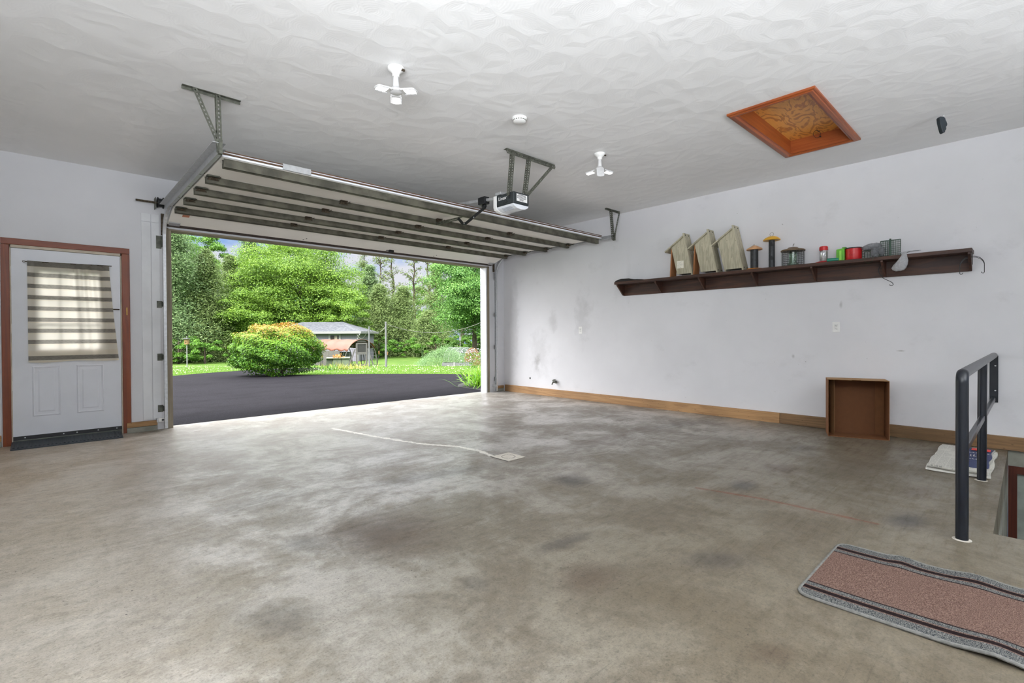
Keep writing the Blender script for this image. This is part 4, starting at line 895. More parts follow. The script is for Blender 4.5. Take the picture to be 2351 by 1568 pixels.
def sheet(x0, x1, y0, y1, z, th, seed, mt, name, skew=0.0, ripple=.006):
    r = np.random.default_rng(seed); ph = r.uniform(0, 6.28, 4); m = MB(); nx, ny = 26, 14
    for s in (0, 1):
        for j in range(ny+1):
            for i in range(nx+1):
                u, v = i/nx, j/ny
                zz = z+th*s+ripple*(math.sin(u*9+ph[0])*.5+math.sin(v*7+ph[1]+u*4)*.5+1)*(.4+abs(v-.5))
                m.v.append((x0+(x1-x0)*u+skew*v+.006*math.sin(v*11+ph[2]), y0+(y1-y0)*v+.006*math.sin(u*13+ph[3]), zz))
    K = (nx+1)*(ny+1)
    for s in (0, 1):
        for j in range(ny):
            for i in range(nx):
                q = [s*K+j*(nx+1)+i, s*K+j*(nx+1)+i+1, s*K+(j+1)*(nx+1)+i+1, s*K+(j+1)*(nx+1)+i]; m.f.append(q if s else q[::-1]); m.mi.append(0)
    edge = [i for i in range(nx+1)]+[j*(nx+1)+nx for j in range(1, ny+1)]+[ny*(nx+1)+i for i in range(nx-1, -1, -1)]+[j*(nx+1) for j in range(ny-1, 0, -1)]
    for a, b in zip(edge, edge[1:]+edge[:1]): m.f.append([a, b, b+K, a+K]); m.mi.append(0)
    return m.build(name, mt, nw, 0, True)
sheet(5.21, 6.36, .20, .585, .001, .012, 1, M_NEWSP, 'paper_section', .01); sheet(5.25, 6.32, .21, .575, .015, .012, 2, M_NEWSP, 'paper_section')
sheet(5.23, 6.30, .215, .58, .029, .010, 3, M_NEWS, 'paper_section', 0); pg = sheet(5.36, 6.26, .222, .385, .0425, .0025, 3, plain('navy_print', srgb(52, 62, 100), .7, 0, .12, 30, .1, 40), 'advert_page', 0, .006)
m = MB(); m.box(6.08, 6.19, .235, .36, .058, .0592); m.build('red_banner', plain('red_print', srgb(204, 58, 52), .7), pg)
m = MB(); random.seed(5)
for x, h_ in ((5.96, .03), (5.82, .085), (5.66, .03)):
    yy = .365
    while yy > .245: L = random.uniform(.008, .02); m.box(x-h_*.5, x+h_*.5, yy-L*.35, yy, .0585, .0592); m.box(x-h_*.5, x-h_*.35, yy-L, yy, .0585, .0592); yy -= L+.006
m.build('printed_text', M_NEWSP, pg)
# handrail
hr = thing('handrail', (3.6, .25, 0), 'dark navy steel pipe handrail beside the stairwell opening', 'handrail')
R_ = .0275
MB().tube([(3.605, .25, 0), (3.605, .25, .85)]+arc((3.655, .25, .85), .05, PI, PI/2, 8, (1, 0, 0), (0, 0, 1))+[(XR-.012, .236, .90)], R_, 20).build('top_rail', M_RAIL, hr, 0, True, angle=60)
MB().cyl((5.15, .247, 0), (5.15, .243, .885), R_, 20).build('post', M_RAIL, hr, 0, True)
MB().bar((3.62, .25, .475), (XR-.012, .238, .475), .03, .042, (0, 1, 0)).build('mid_rail', M_RAIL, hr, .006)
MB().box(XR-.012, XR-.002, .205, .265, .445, .90).build('wall_plate', M_RAIL, hr, .002)
wp = hr.children[-1]
for z in (.56, .8): MB().lathe([(.007, 0), (.006, .004), (0, .005)], (XR-.012, .225, z), 10, (-1, 0, 0)).build('screw', M_GALV, wp)
for x, s in ((3.605, 1), (5.15, .8)):
    MB().lathe([(R_+.014*s, .0005), (R_+.010*s, .002), (R_, .003)], (x, .25, 0), 22).build('base_ring', plain('dried_grout', srgb(196, 190, 180), .8, 0, .12, 30), hr, 0, True)
# runner rug
def rug_mat():
    N = NT('woven_runner'); p = N.pos(False); s = N.n('ShaderNodeSeparateXYZ'); N.link(p, s.inputs[0])
    u = N.math('SUBTRACT', .36, N.math('ABSOLUTE', N.math('SUBTRACT', s.outputs[0], 2.70)))       # distance in from the long edge
    n1 = N.noise(p, 260, 2, .6); n2 = N.noise(p, 90, 3, .6)
    grey = N.mix(N.ramp(n1, .38, .62), srgb(46, 52, 58), srgb(128, 128, 124)); rose = N.mix(N.ramp(n1, .36, .64), srgb(88, 66, 59), srgb(140, 116, 104))
    rose = N.mix(N.ramp(n2, .4, .7, 0, .35), rose, srgb(84, 64, 60)); dark = srgb(36, 26, 27)
    c = grey
    def step(a, b, col, c): return N.mix(N.math('MULTIPLY', N.ramp(u, a-.002, a+.002), N.ramp(u, b-.002, b+.002, 1, 0)), c, col)
    c = step(.066, .074, rose, c); c = step(.074, .102, dark, c); c = step(.102, .110, rose, c); c = step(.140, .149, dark, c); c = step(.149, .9, rose, c)
    h = N.math('ADD', n1, N.math('MULTIPLY', n2, .6))
    return N.done(N.bsdf(c, .95, 0, N.bump(h, .9, .006), .1))
rg = thing('runner_rug', (2.7, 0, 0), 'rose and grey striped runner rug on the floor by the handrail', 'rug')
def rug_outline(x0, x1, y0, y1, r):
    pts = []
    for cx, cy, a in ((x1-r, y1-r, 0), (x0+r, y1-r, PI/2)):
        pts += [(cx+r*math.cos(a+PI/2*k/8), cy+r*math.sin(a+PI/2*k/8)) for k in range(9)]
    for cx, cy, a in ((x0+r, y0+r, PI), (x1-r, y0+r, 3*PI/2)):
        pts += [(cx+r*math.cos(a+PI/2*k/8), cy+r*math.sin(a+PI/2*k/8)) for k in range(9)]
    return pts
m = MB(); nx, ny = 40, 96; X0, X1, Ya, Yb = 2.345, 3.055, -1.3, .692
def rz(x, y):
    z = .0125+.003*math.sin(y*7+1)*math.sin(x*3)
    for (cx, cy, s, h_) in ((3.05, .42, .03, .012), (3.05, .16, .05, .014), (2.36, .08, .05, .014), (3.05, -.1, .05, .016)): z += h_*math.exp(-((x-cx)**2/.02+(y-cy)**2/(2*s*s)))
    return z
for j in range(ny+1):
    for i in range(nx+1):
        x, y = X0+(X1-X0)*i/nx, Ya+(Yb-Ya)*j/ny
        r = .05
        for cx in (X0+r, X1-r):
            if y > Yb-r and ((cx < 2.7 and x < cx) or (cx > 2.7 and x > cx)):
                d = Vector((x-cx, y-(Yb-r))); k = max(abs(d.x), abs(d.y)); L = d.length
                if L > 0: d *= k/L; x, y = cx+d.x, Yb-r+d.y
        m.v.append((x, y, rz(x, y)))
for j in range(ny):
    for i in range(nx): m.f.append([j*(nx+1)+i, j*(nx+1)+i+1, (j+1)*(nx+1)+i+1, (j+1)*(nx+1)+i]); m.mi.append(0)
m.build('pile', rug_mat(), rg, 0, True, angle=80)
m = MB(); ol = rug_outline(X0, X1, Ya, Yb, .05); pts = []
for (a, b), (c_, d_) in zip(ol, ol[1:]+ol[:1]):
    L = math.hypot(c_-a, d_-b); k = max(1, int(L/.05)); pts += [(a+(c_-a)*q/k, b+(d_-b)*q/k) for q in range(k)]
m.tube([(x, y, rz(x, y)-.005) for x, y in pts]+[(pts[0][0], pts[0][1], rz(*pts[0])-.005)], .0075, 8, False)
m.build('bound_edge', plain('binding_grey', srgb(112, 112, 108), .9, 0, .2, 60), rg, 0, True)
# floor drain
fd = thing('floor_drain', (3.075, 3.3, 0), 'square pale floor drain cover with a ring of slots', 'drain')
MB().box(2.968, 3.184, 3.186, 3.418, .0006, .004).build('cover', plain('drain_cover', srgb(206, 200, 188), .6, 0, .08, 20), fd, .001)
m = MB()
for k in range(26): a = 2*PI*k/26; m.ob((3.076+.062*math.cos(a), 3.302+.062*math.sin(a), .0044), (.004*math.cos(a), .004*math.sin(a), 0), (-.0035*math.sin(a), .0035*math.cos(a), 0), (0, 0, .0003))
m.build('slot_pattern', M_BLACK, fd)
MB().box(2.958, 2.968, 3.186, 3.428, .0004, .0012).box(2.958, 3.184, 3.418, 3.428, .0004, .0012).build('rim_gap', M_BLACK, fd)
SKY_STRENGTH, SUN_STRENGTH, LFILL, BFILL, LAMP, EXPOSURE, GLOW = 0.92, 11.5, 360, 350, 0, 0.0, 5.0
# ------------------------------------------------------------------ outdoors
def osrgb(*c): return dim(srgb(*c), .23)
M_VINYLO = plain('outdoor_white_trim', osrgb(244, 244, 248), .5, 0, .02, 5)
M_GALVO = plain('outdoor_galvanized', osrgb(188, 190, 196), .6, .0, .1, 10)
M_BARK = plain('outdoor_bark', osrgb(128, 112, 92), .85, 0, .35, 6, .5, 20)
FW, RT = Vector((.68786, .72584, 0)), Vector((.72584, -.68786, 0))
def far(k, t, z=0.0):
    """point at depth t along the view of the yard, k metres sideways per metre of depth"""
    return FW*t+RT*(k*t)+Vector((0, 0, z))
def K(px): return (px-1175.5)/1125.5
def ZR(px, y, t): return CAMZ-t*(y-(774.3-.0058*px))/1125.5
def smooth(a, b, x): q = np.clip((x-a)/(b-a), 0, 1); return q*q*(3-2*q)
def ground(x, y):
    t = x*FW.x+y*FW.y
    return np.interp(t, [0, 13.5, 14.5, 20, 26, 32, 36, 45, 60, 100], [-.06, -.06, -.07, -.33, -.59, -.92, -1.11, -1.22, -1.2, -1.2])
def gz(p): return float(ground(p[0], p[1]))
# lawn terrain
xs = np.linspace(-30, 75, 150); ys = np.concatenate([np.linspace(YF+.16, 30, 90), np.linspace(30.6, 95, 60)])
m = MB()
for yy in ys:
    for xx in xs:
        m.v.append((xx, yy, float(ground(xx, yy))+.012*math.sin(xx*1.3+yy*.7)*math.sin(yy*1.1) if yy > 9 else -.06))
nx_ = len(xs)
for j in range(len(ys)-1):
    for i in range(nx_-1): m.f.append([j*nx_+i, j*nx_+i+1, (j+1)*nx_+i+1, (j+1)*nx_+i]); m.mi.append(0)
def lawn_mat():
    N = NT('lawn'); p = N.pos()
    a = N.noise(p, 1.2, 5, .6); b = N.noise(p, 14, 4, .7); f = N.noise(N.scale(p, (1, 1, 1)), 34, 2, .5)
    c = N.mix(N.ramp(a, .3, .7), osrgb(104, 160, 54), osrgb(146, 188, 82)); c = N.mix(N.ramp(b, .45, .75, 0, .6), c, osrgb(176, 208, 108))
    c = N.mix(N.ramp(f, .62, .70, 0, .55), c, osrgb(206, 206, 160))
    return N.done(N.bsdf(c, .9, 0, N.bump(b, .5, .03), .1))
struct(m.build('lawn', lawn_mat(), None, 0, True))
# driveway
def asph_mat():
    N = NT('asphalt'); p = N.pos(); g = N.noise(p, 95, 3, .75); b = N.noise(N.scale(p, (1, 2.5, 1), rot=(0, 0, -.76)), 1.1, 5, .6, .6)
    c = N.mix(N.ramp(g, .3, .72), dim(srgb(50, 48, 53), .20), dim(srgb(90, 89, 99), .20)); c = N.mix(N.ramp(b, .42, .7, 0, .38), c, dim(srgb(48, 47, 52), .19))
    sp = N.ramp(N.noise(p, 26, 2, .4), .80, .84, 0, .7); c = N.mix(sp, c, dim(srgb(186, 180, 178), .14))
    return N.done(N.bsdf(c, .95, 0, N.bump(g, .5, .006), .04))
M_ASPH = asph_mat()
EDGE = [(735, 22.0), (660, 16.5), (640, 14.9)]; BACK = [(397, 14.4), (470, 17.0), (545, 20.0), (640, 24.0), (735, 25.6)]
DR = [(-14, YF+.165), (9.6, YF+.165), (9.75, 8.6), (9.03, 10.91), (8.48, 12.31), (7.66, 13.44), (6.70, 14.37), (5.57, 14.88)]
DR += [tuple(far(K(p), t_))[:2] for p, t_ in reversed(EDGE)]+[tuple(far(K(p), t_))[:2] for p, t_ in reversed(BACK)]+[(.5, 16.0), (-14, 15.0)]
import bmesh
bm = bmesh.new(); bm.faces.new([bm.verts.new((x, y, 0)) for x, y in DR]); bmesh.ops.triangulate(bm, faces=bm.faces[:])
for _ in range(5): bmesh.ops.subdivide_edges(bm, edges=[e for e in bm.edges if e.calc_length() > .8], cuts=1); bmesh.ops.triangulate(bm, faces=[f for f in bm.faces if len(f.verts) > 3])
for v_ in bm.verts: v_.co.z = (float(ground(v_.co.x, v_.co.y)) if v_.co.y > 9 else -.06)+.035
bm.normal_update()
if sum(f.normal.z for f in bm.faces) < 0: bmesh.ops.reverse_faces(bm, faces=bm.faces[:])
me = bpy.data.meshes.new('driveway'); bm.to_mesh(me); bm.free(); me.materials.append(M_ASPH); o = bpy.data.objects.new('driveway', me); COL.objects.link(o); struct(o)
# leaf makers: numpy batches of small quads with a tint per leaf
def leaf_mesh(name, P, Nn, size, mat, parent=None, aspect=.6, young=None, tint=None, up=None, kind=None):
    n = len(P); r = RNG
    a = r.normal(size=(n, 3)) if up is None else np.tile(np.array(up, float), (n, 1))+r.normal(size=(n, 3))*.25
    Nn = Nn/np.linalg.norm(Nn, axis=1, keepdims=True)
    t = a-Nn*(a*Nn).sum(1, keepdims=True); t /= np.linalg.norm(t, axis=1, keepdims=True); b = np.cross(Nn, t)
    s = (size if np.ndim(size) else np.full(n, size))[:, None]*r.uniform(.7, 1.3, (n, 1))
    o0 = ORG.get(parent.name, Vector()) if parent else Vector(); P = P-np.array(o0)
    V = np.stack([P-t*s, P+b*s*aspect, P+t*s, P-b*s*aspect], 1).reshape(-1, 3)
    me = bpy.data.meshes.new(name); me.vertices.add(4*n); me.vertices.foreach_set('co', V.astype(np.float32).ravel())
    me.loops.add(4*n); me.loops.foreach_set('vertex_index', np.arange(4*n, dtype=np.int32))
    me.polygons.add(n); me.polygons.foreach_set('loop_start', np.arange(0, 4*n, 4, dtype=np.int32)); me.polygons.foreach_set('loop_total', np.full(n, 4, np.int32))
    me.update(calc_edges=True)
    at = me.attributes.new('tint', 'FLOAT', 'FACE'); at.data.foreach_set('value', (r.uniform(0, 1, n) if tint is None else np.clip(tint, 0, 1)).astype(np.float32))
    if young is not None: at = me.attributes.new('young', 'FLOAT', 'FACE'); at.data.foreach_set('value', np.clip(young, 0, 1).astype(np.float32))
    me.materials.append(mat); me.validate()
    o = bpy.data.objects.new(name, me); COL.objects.link(o); ORG[o.name] = o0
    if parent: o.parent = parent
    if kind: o['kind'] = kind
    return o
def unit(n): v = RNG.normal(size=(n, 3)); return v/np.linalg.norm(v, axis=1, keepdims=True)
def clumps(C, rad, per, flat=.75):
    """leaf positions and facings on lumpy shells round the clump centres"""
    n = len(C)*per; d = unit(n); d[:, 2] = np.where(d[:, 2] < -.3, -d[:, 2]*.5, d[:, 2])
    rr = np.repeat(rad, per)[:, None]*RNG.uniform(.55, 1.08, (n, 1))
    P = np.repeat(C, per, 0)+d*rr*np.array([1, 1, flat]); Nn = d+np.array([0, 0, .35])+RNG.normal(size=(n, 3))*.45
    return P, Nn
def trunk(name, t, base, h, r0, r1, lean=.0, branches=0, spread=2.0, seed=1, start=.4):
    r = np.random.default_rng(seed); b = Vector(base); m = MB(); pts = [b+Vector((lean*(k/8)**1.5+r.normal()*.04*h/10, r.normal()*.04*h/10, h*k/8)) for k in range(9)]
    m.tube(pts, r0, 9, True, r1)
    for k in range(branches):
        q = r.uniform(start, .95); p = pts[min(7, int(q*8))]; a = r.uniform(0, 2*PI); L = spread*r.uniform(.5, 1.1)*(1.1-q*.6)
        m.tube([p, p+Vector((math.cos(a)*L*.5, math.sin(a)*L*.5, L*.3)), p+Vector((math.cos(a)*L, math.sin(a)*L, L*.5))], r0*.28, 5, False, r0*.08)
    return m.build(name, M_BARK, t, 0, True)
def broad_tree(k, t, top, wid, label, mat, n, per, leaf, seed, crown_lo=.12, group=None, depth=None):
    """a broad-leaved tree with a lumpy crown"""
    global RNG; RNG = np.random.default_rng(seed)
    p = far(k, t); g = gz(p); p.z = g; H = top-g; T = thing('broadleaf_tree', p, label, 'tree', group)
    trunk('trunk', T, p, H*.8, .02*H+.05, .04, 0, 7, wid*.35, seed)
    c = np.array([p.x, p.y, g+H*(crown_lo+(1-crown_lo)/2)]); R3 = np.array([wid/2, (depth or wid)/2, H*(1-crown_lo)/2])
    d = unit(n); f = RNG.uniform(.25, .95, (n, 1))**.7; C = c+d*f*R3
    rad = RNG.uniform(.10, .2, n)*min(wid, H)
    per = int(per*3.4); leaf = leaf*.54; P, Nn = clumps(C, rad, per); lit = RNG.uniform(0, 1, len(P))*.75+np.repeat(RNG.uniform(0, .3, n), per)
    leaf_mesh('crown', P, Nn, leaf, mat, T, .62, None, lit); return T
def conifer(k, t, top, wid, label, mat, n, per, leaf, seed, lo=.04, droop=.35, thin=False, group=None):
    """a conifer: drooping tiers of needle sprays round one straight trunk"""
    global RNG; RNG = np.random.default_rng(seed)
    p = far(k, t); g = gz(p); p.z = g; H = top-g; T = thing('conifer_tree', p, label, 'tree', group)
    trunk('trunk', T, p, H*.97, .012*H+.05, .03, 0, 10 if thin else 0, wid*.45, seed, .3)
    n = int(n*1.3); per = int(per*2.6); leaf = leaf*.80; h = RNG.uniform(lo, 1, n)**(1.0 if thin else 1.15); az = RNG.uniform(0, 2*PI, n); Rm = wid/2*((1-h)**.8*(.95)+.05)*RNG.uniform(.55, 1.25, n)
    q = RNG.uniform(.25, 1, (n, per)); rr = Rm[:, None]*q
    X = p.x+np.cos(az)[:, None]*rr; Y = p.y+np.sin(az)[:, None]*rr; Z = g+H*h[:, None]-droop*rr*q+.12*rr
    s = .12+.16*rr; P = np.stack([X, Y, Z], 2)+RNG.normal(size=(n, per, 3))*np.stack([s*1.5, s*1.5, s*.8], 2)
    P = P.reshape(-1, 3); Nn = np.stack([np.cos(az)[:, None]*.5+q*0, np.sin(az)[:, None]*.5+q*0, np.ones_like(q)], 2).reshape(-1, 3)+RNG.normal(size=(n*per, 3))*.5
    leaf_mesh('needles', P, Nn, leaf, mat, T, .20, None, np.repeat(RNG.uniform(0, .45, n), per)+RNG.uniform(0, .55, n*per)); return T
def tall_thin(k, t, top, wid, label, seed, lo=.35, n=46, per=46, group=None):
    """slender open-crowned tree whose trunk shows against the sky"""
    global RNG; RNG = np.random.default_rng(seed)
    p = far(k, t); g = gz(p); p.z = g; H = top-g; T = thing('slender_tree', p, label, 'tree', group)
    r = np.random.default_rng(seed); b = Vector(p); m = MB(); pts = [b+Vector((r.normal()*.12, r.normal()*.12, H*q/10)) for q in range(11)]
    m.tube(pts, .26, 8, True, .05); C = []
    for q in range(n):
        f = r.uniform(lo, .97); i = min(9, int(f*10)); s = pts[i].lerp(pts[i+1], f*10-i); a = r.uniform(0, 2*PI); L = wid/2*(1.15-f*.7)*r.uniform(.5, 1.1)
        e = s+Vector((math.cos(a)*L, math.sin(a)*L, L*.55)); m.tube([s, s.lerp(e, .5)+Vector((0, 0, .1)), e], .045, 4, False, .012)
        for w_ in (.45, .75, 1.0): C.append(s.lerp(e, w_))
    m.build('trunk', M_BARK, T, 0, True)
    C = np.array([tuple(c) for c in C]); P, Nn = clumps(C, r.uniform(.25, .6, len(C)), per//3, .8)
    leaf_mesh('crown', P, Nn, .085, M_LEAFT, T, .6); return T
TG = 'trees behind the yard'
LE, BR, RI, PI_ = 'left', 'broad', 'right', 'pine'
Z = lambda px, y, t: ZR(px, y, t)
# left edge group
conifer(K(402), 43, Z(402, 470, 43), 7.0, 'pale green spruce at the left edge of the garage opening', M_LEAFS, 300, 62, .15, 21, .02, .45)
conifer(K(372), 46, Z(372, 560, 46), 7.5, 'spruce partly hidden by the left door jamb', M_LEAFS, 170, 40, .17, 22, .02, .45)
broad_tree(K(430), 52, Z(430, 505, 52), 7.5, 'leafy tree rising behind the pale green spruce', M_LEAFU, 46, 150, .16, 23, .3)
conifer(K(474), 45, Z(474, 575, 45), 6.5, 'brownish green conifer second from the left jamb', M_LEAFP, 320, 62, .14, 24, .02, .4)
tall = broad_tree(K(468), 56, Z(468, 528, 56), 5.0, 'tall broadleaf tree whose top stands beside the pale sky gap', M_LEAFU, 30, 130, .17, 25, .45)
conifer(K(530), 50, Z(530, 590, 50), 6.0, 'dark conifer between the brownish conifer and the big maple', M_LEAFP, 260, 56, .15, 26, .02, .4)
conifer(K(572), 58, Z(572, 520, 58), 6.5, 'tall bluish conifer top rising left of the big maple crown', M_LEAFS, 240, 52, .17, 27, .05, .4)
broad_tree(K(410), 40.5, Z(410, 770, 40.5), 5.0, 'bright green low bush behind the birdhouse pole', M_LEAFU, 26, 130, .10, 28, .0)
broad_tree(K(470), 41, Z(470, 780, 41), 5.0, 'low green thicket under the brownish conifer', M_LEAFU, 26, 130, .10, 29, .0)
for k_, t_, top_, w_, sd_, lab in ((-.78, 52, 11, 9, 171, 'broad tree left of the spruces, past the left jamb'), (-.93, 58, 13, 10, 172, 'second broad tree past the left jamb'), (-1.10, 55, 11, 10, 173, 'third broad tree past the left jamb'), (-1.30, 60, 13, 12, 174, 'farthest left broad tree by the driveway')):
    broad_tree(k_, t_, top_, w_, lab, M_LEAFU, 60, 120, .19, sd_, .05)
for k_, sd_ in ((-.85, 175), (-1.05, 176), (-1.25, 177)): broad_tree(k_, 82, 9, 19, ('dark distant tree line past the left jamb', 'dark distant tree line farther left over the lawn', 'dark distant tree line at the far left')[sd_-175], M_LEAFU, 40, 110, .24, sd_, .0)
# the big maple group
broad_tree(K(690), 52, Z(690, 548, 52), 13.5, 'huge bright yellow-green maple filling the middle of the opening', M_LEAFD, 170, 190, .15, 31, .06, None, 9)
broad_tree(K(570), 47, Z(570, 668, 47), 7.0, 'rounded lower maple left of the pink-topped bush', M_LEAFD, 70, 170, .13, 32, .03, None, 6)
broad_tree(K(792), 49, Z(792, 655, 49), 5.2, 'smaller bright maple standing over the shed roof', M_LEAFD, 56, 170, .13, 33, .04, None, 5)
broad_tree(K(640), 60, Z(640, 530, 60), 9, 'tall maple crown behind the huge yellow-green maple', M_LEAFD, 60, 150, .18, 34, .3)
# pines behind
conifer(K(850), 60, Z(850, 610, 60), 6.0, 'grey-green pine just right of the big maple', M_LEAFS, 260, 52, .17, 41, .03, .35)
conifer(K(872), 55, Z(872, 655, 55), 7.5, 'brown-green pine behind the two wire poles', M_LEAFP, 330, 56, .15, 42, .01, .45)
conifer(K(925), 57, Z(925, 660, 57), 7.0, 'brown-green pine right of the nearer wire pole', M_LEAFP, 300, 56, .15, 43, .01, .45)
conifer(K(985), 54, Z(985, 715, 54), 7.0, 'low brown pine behind the feathery green bush', M_LEAFP, 240, 52, .15, 44, .01, .5)
conifer(K(1003), 62, Z(1003, 600, 62), 5.2, 'dark narrow pine left of the bright right-hand tree', M_LEAFP, 260, 50, .16, 45, .02, .3)
for px, tp, s, lab in ((873, 575, 51, 'slender tree with bare lower trunk, first right of the big maple'), (901, 570, 52, 'slender open tree second right of the big maple'), (951, 575, 53, 'slender twin-stemmed tree standing alone against the blue sky'), (986, 578, 54, 'slender tree beside the dark narrow pine')):
    tall_thin(K(px), 66+s % 3, Z(px, tp, 66), 5.0, lab, s, .34)
conifer(K(838), 66, Z(838, 560, 66), 5, 'thin brownish tree top against the sky beside the maple', M_LEAFP, 120, 30, .15, 46, .3, .1)
# right tree
broad_tree(K(1090), 46, Z(1090, 560, 46), 8.6, 'bright blue-green tree at the right side of the opening', M_LEAFR, 120, 190, .13, 47, .10, None, 7)
broad_tree(K(1062), 58, Z(1062, 590, 58), 5.0, 'tree top rising behind the bright right-hand tree', M_LEAFR, 36, 130, .17, 48, .3)
broad_tree(K(930), 52, Z(930, 775, 52), 6.0, 'dark low thicket at the far lawn edge behind the wire pole', M_LEAFU, 30, 140, .11, 49, .0)
broad_tree(K(870), 50, Z(870, 775, 50), 5.0, 'low thicket behind the chicken run', M_LEAFU, 24, 130, .11, 50, .0)
for px, t0, yt, s_, lab in ((1055, 55, 770, 56, 'low thicket behind the hoop tunnel'), (1098, 56, 765, 57, 'low thicket at the right jamb behind the plywood tunnel end'), (1150, 50, 740, 58, 'low trees past the white post at the right')):
    broad_tree(K(px), t0, Z(px, yt, t0), 6.5, lab, M_LEAFU, 30, 140, .11, s_, .0)
for px, s_ in ((395, 141), (520, 142), (660, 143), (800, 144), (930, 145), (1060, 146)):
    broad_tree(K(px), 80, Z(px, 650, 80), 17, ('dark distant tree line behind the left spruces', 'dark distant tree line behind the maple edge', 'dark distant tree line behind the big maple', 'dark distant tree line behind the shed', 'dark distant tree line seen between the pines', 'dark distant tree line behind the right tree')[(s_-141)], M_LEAFU, 40, 130, .22, s_, .0)
broad_tree(K(1000), 50, Z(1000, 770, 50), 5.5, 'low thicket behind the feathery green bush', M_LEAFU, 26, 130, .11, 55, .0)
# burning bush
RNG = np.random.default_rng(61)
bp = far(K(636), 14.5); bp.z = gz(bp); B0 = thing('burning_bush', bp, 'big rounded green bush flushed orange-pink on top beside the driveway', 'bush')
c = np.array([bp.x, bp.y, bp.z+.74]); n = 42000
d = unit(n); ln = 1+.045*np.sin(d[:, 0]*9+d[:, 2]*5)+.06*np.sin(d[:, 1]*11+1)+.05*np.sin(d[:, 2]*13+d[:, 0]*7)
R3 = np.array([1.24, 1.15, .80]); f = RNG.uniform(.74, 1.0, n)**.6
d2 = np.sign(d)*np.abs(d)**.95; P = c+d2*(f*ln)[:, None]*R3
zr_ = (P[:, 2]-bp.z)
keep = (zr_ > .05)&~((zr_ < .30)&(RNG.uniform(0, 1, n) < .75)); P, dd_ = P[keep], d[keep]; zr_ = zr_[keep]
Nn = dd_+np.array([0, 0, .5])+RNG.normal(size=P.shape)*.5
yg = smooth(1.12, 1.75, zr_+.25*RNG.normal(size=len(P))*.6)*.85
leaf_mesh('foliage', P, Nn, .028, M_LEAFB, B0, .55, yg, RNG.uniform(0, .55, len(P))+.35*smooth(.5, 1.3, zr_))
m = MB(); r = np.random.default_rng(3)
for q in range(26):
    a = r.uniform(0, 2*PI); L = r.uniform(.3, 1.1); e = bp+Vector((math.cos(a)*L, math.sin(a)*L*.85, r.uniform(.35, 1.1)))
    m.tube([bp+Vector((math.cos(a)*.12, math.sin(a)*.12, 0)), bp.lerp(e, .5)+Vector((0, 0, .04)), e], .014, 5, False, .005)
m.build('branches', M_BARK, B0)
# shed
t0 = 44.0; A = far(K(822), t0); u = -RT; v = FW.copy(); g = gz(A); ez = ZR(820, 762, t0)
sd = thing('shed', (A.x, A.y, g), 'grey shed with white trim and shingled hip roof behind the bush', 'shed')
Ws, Ds = 8.2, 5.0; A0 = Vector((A.x, A.y, 0))
def sbox(u0, u1, v0, v1, z0, z1, name, mt, par=None, bev=0):
    c = A0+u*(u0+u1)/2+v*(v0+v1)/2+Vector((0, 0, (z0+z1)/2)); return MB().ob(c, u*(u1-u0)/2, v*(v1-v0)/2, (0, 0, (z1-z0)/2)).build(name, mt, par or sd, bev)
def siding():
    N = NT('grey_siding'); p = N.pos(False); q = N.vmath('DOT_PRODUCT', p, tuple(RT), 1); s = N.math('SINE', N.math('MULTIPLY', q, 2*PI/.2))
    return N.done(N.bsdf(N.mix(N.ramp(s, .9, .98, 0, .3), dim(srgb(168, 166, 182), .42), dim(srgb(120, 120, 134), .42)), .7))
sbox(0, Ws, 0, Ds, g, ez, 'wall', siding()); wl = sd.children[-1]
def shingles():
    N = NT('grey_shingles'); p = N.pos(False); n = N.noise(N.scale(p, (1, 1, 3)), 4.5, 3, .6)
    return N.done(N.bsdf(N.mix(N.ramp(n, .35, .65), dim(srgb(132, 140, 156), .15), dim(srgb(188, 194, 206), .15)), .85))
ov = .35; rzt = ZR(775, 739, t0+Ds/2); e0 = ez+.02
cr = [A0+u*a+v*b+Vector((0, 0, e0)) for a, b in ((-ov, -ov), (Ws+ov, -ov), (Ws+ov, Ds+ov), (-ov, Ds+ov))]
r0, r1 = A0+u*2.15+v*Ds/2+Vector((0, 0, rzt)), A0+u*(Ws-2.15)+v*Ds/2+Vector((0, 0, rzt))
MB().add(cr+[r0, r1], [(0, 1, 5, 4), (1, 2, 5), (2, 3, 4, 5), (3, 0, 4), (0, 3, 2, 1)]).build('roof', shingles(), sd); rf = sd.children[-1]
sbox(-ov-.04, Ws+ov+.04, -ov-.06, -ov+.02, ez-.14, ez+.06, 'gutter', M_VINYLO); sbox(-ov-.06, -ov+.02, -ov, Ds+ov, ez-.14, ez+.06, 'gutter', M_VINYLO)
m = MB(); m.tube([A0+u*(-ov+.1)+v*-ov+Vector((0, 0, ez-.1)), A0+u*(-ov+.1)+v*-ov+Vector((0, 0, ez-.25)), A0+u*.0+v*-.06+Vector((0, 0, ez-.5)), A0+u*.0+v*-.06+Vector((0, 0, g))], .06, 8); m.build('downspout', M_VINYLO, sd)
sbox(-.03, .12, -.04, 0, g, ez, 'corner_trim', M_VINYLO)
wx0, wx1 = (822-783)/1125.5*t0, (822-755)/1125.5*t0
wf = sbox(wx0, wx1, -.07, 0, ez-1.5, ez-.12, 'window', M_VINYLO); sbox(wx0+.18, wx1-.18, -.10, -.06, ez-1.35, ez-.30, 'pane', plain('dark_pane', osrgb(96, 84, 80), .15), wf)
sbox(wx0+.3, wx0+.55, -.11, -.09, ez-1.3, ez-.32, 'inner_blind', plain('blind_cream', osrgb(228, 216, 196), .7), wf)
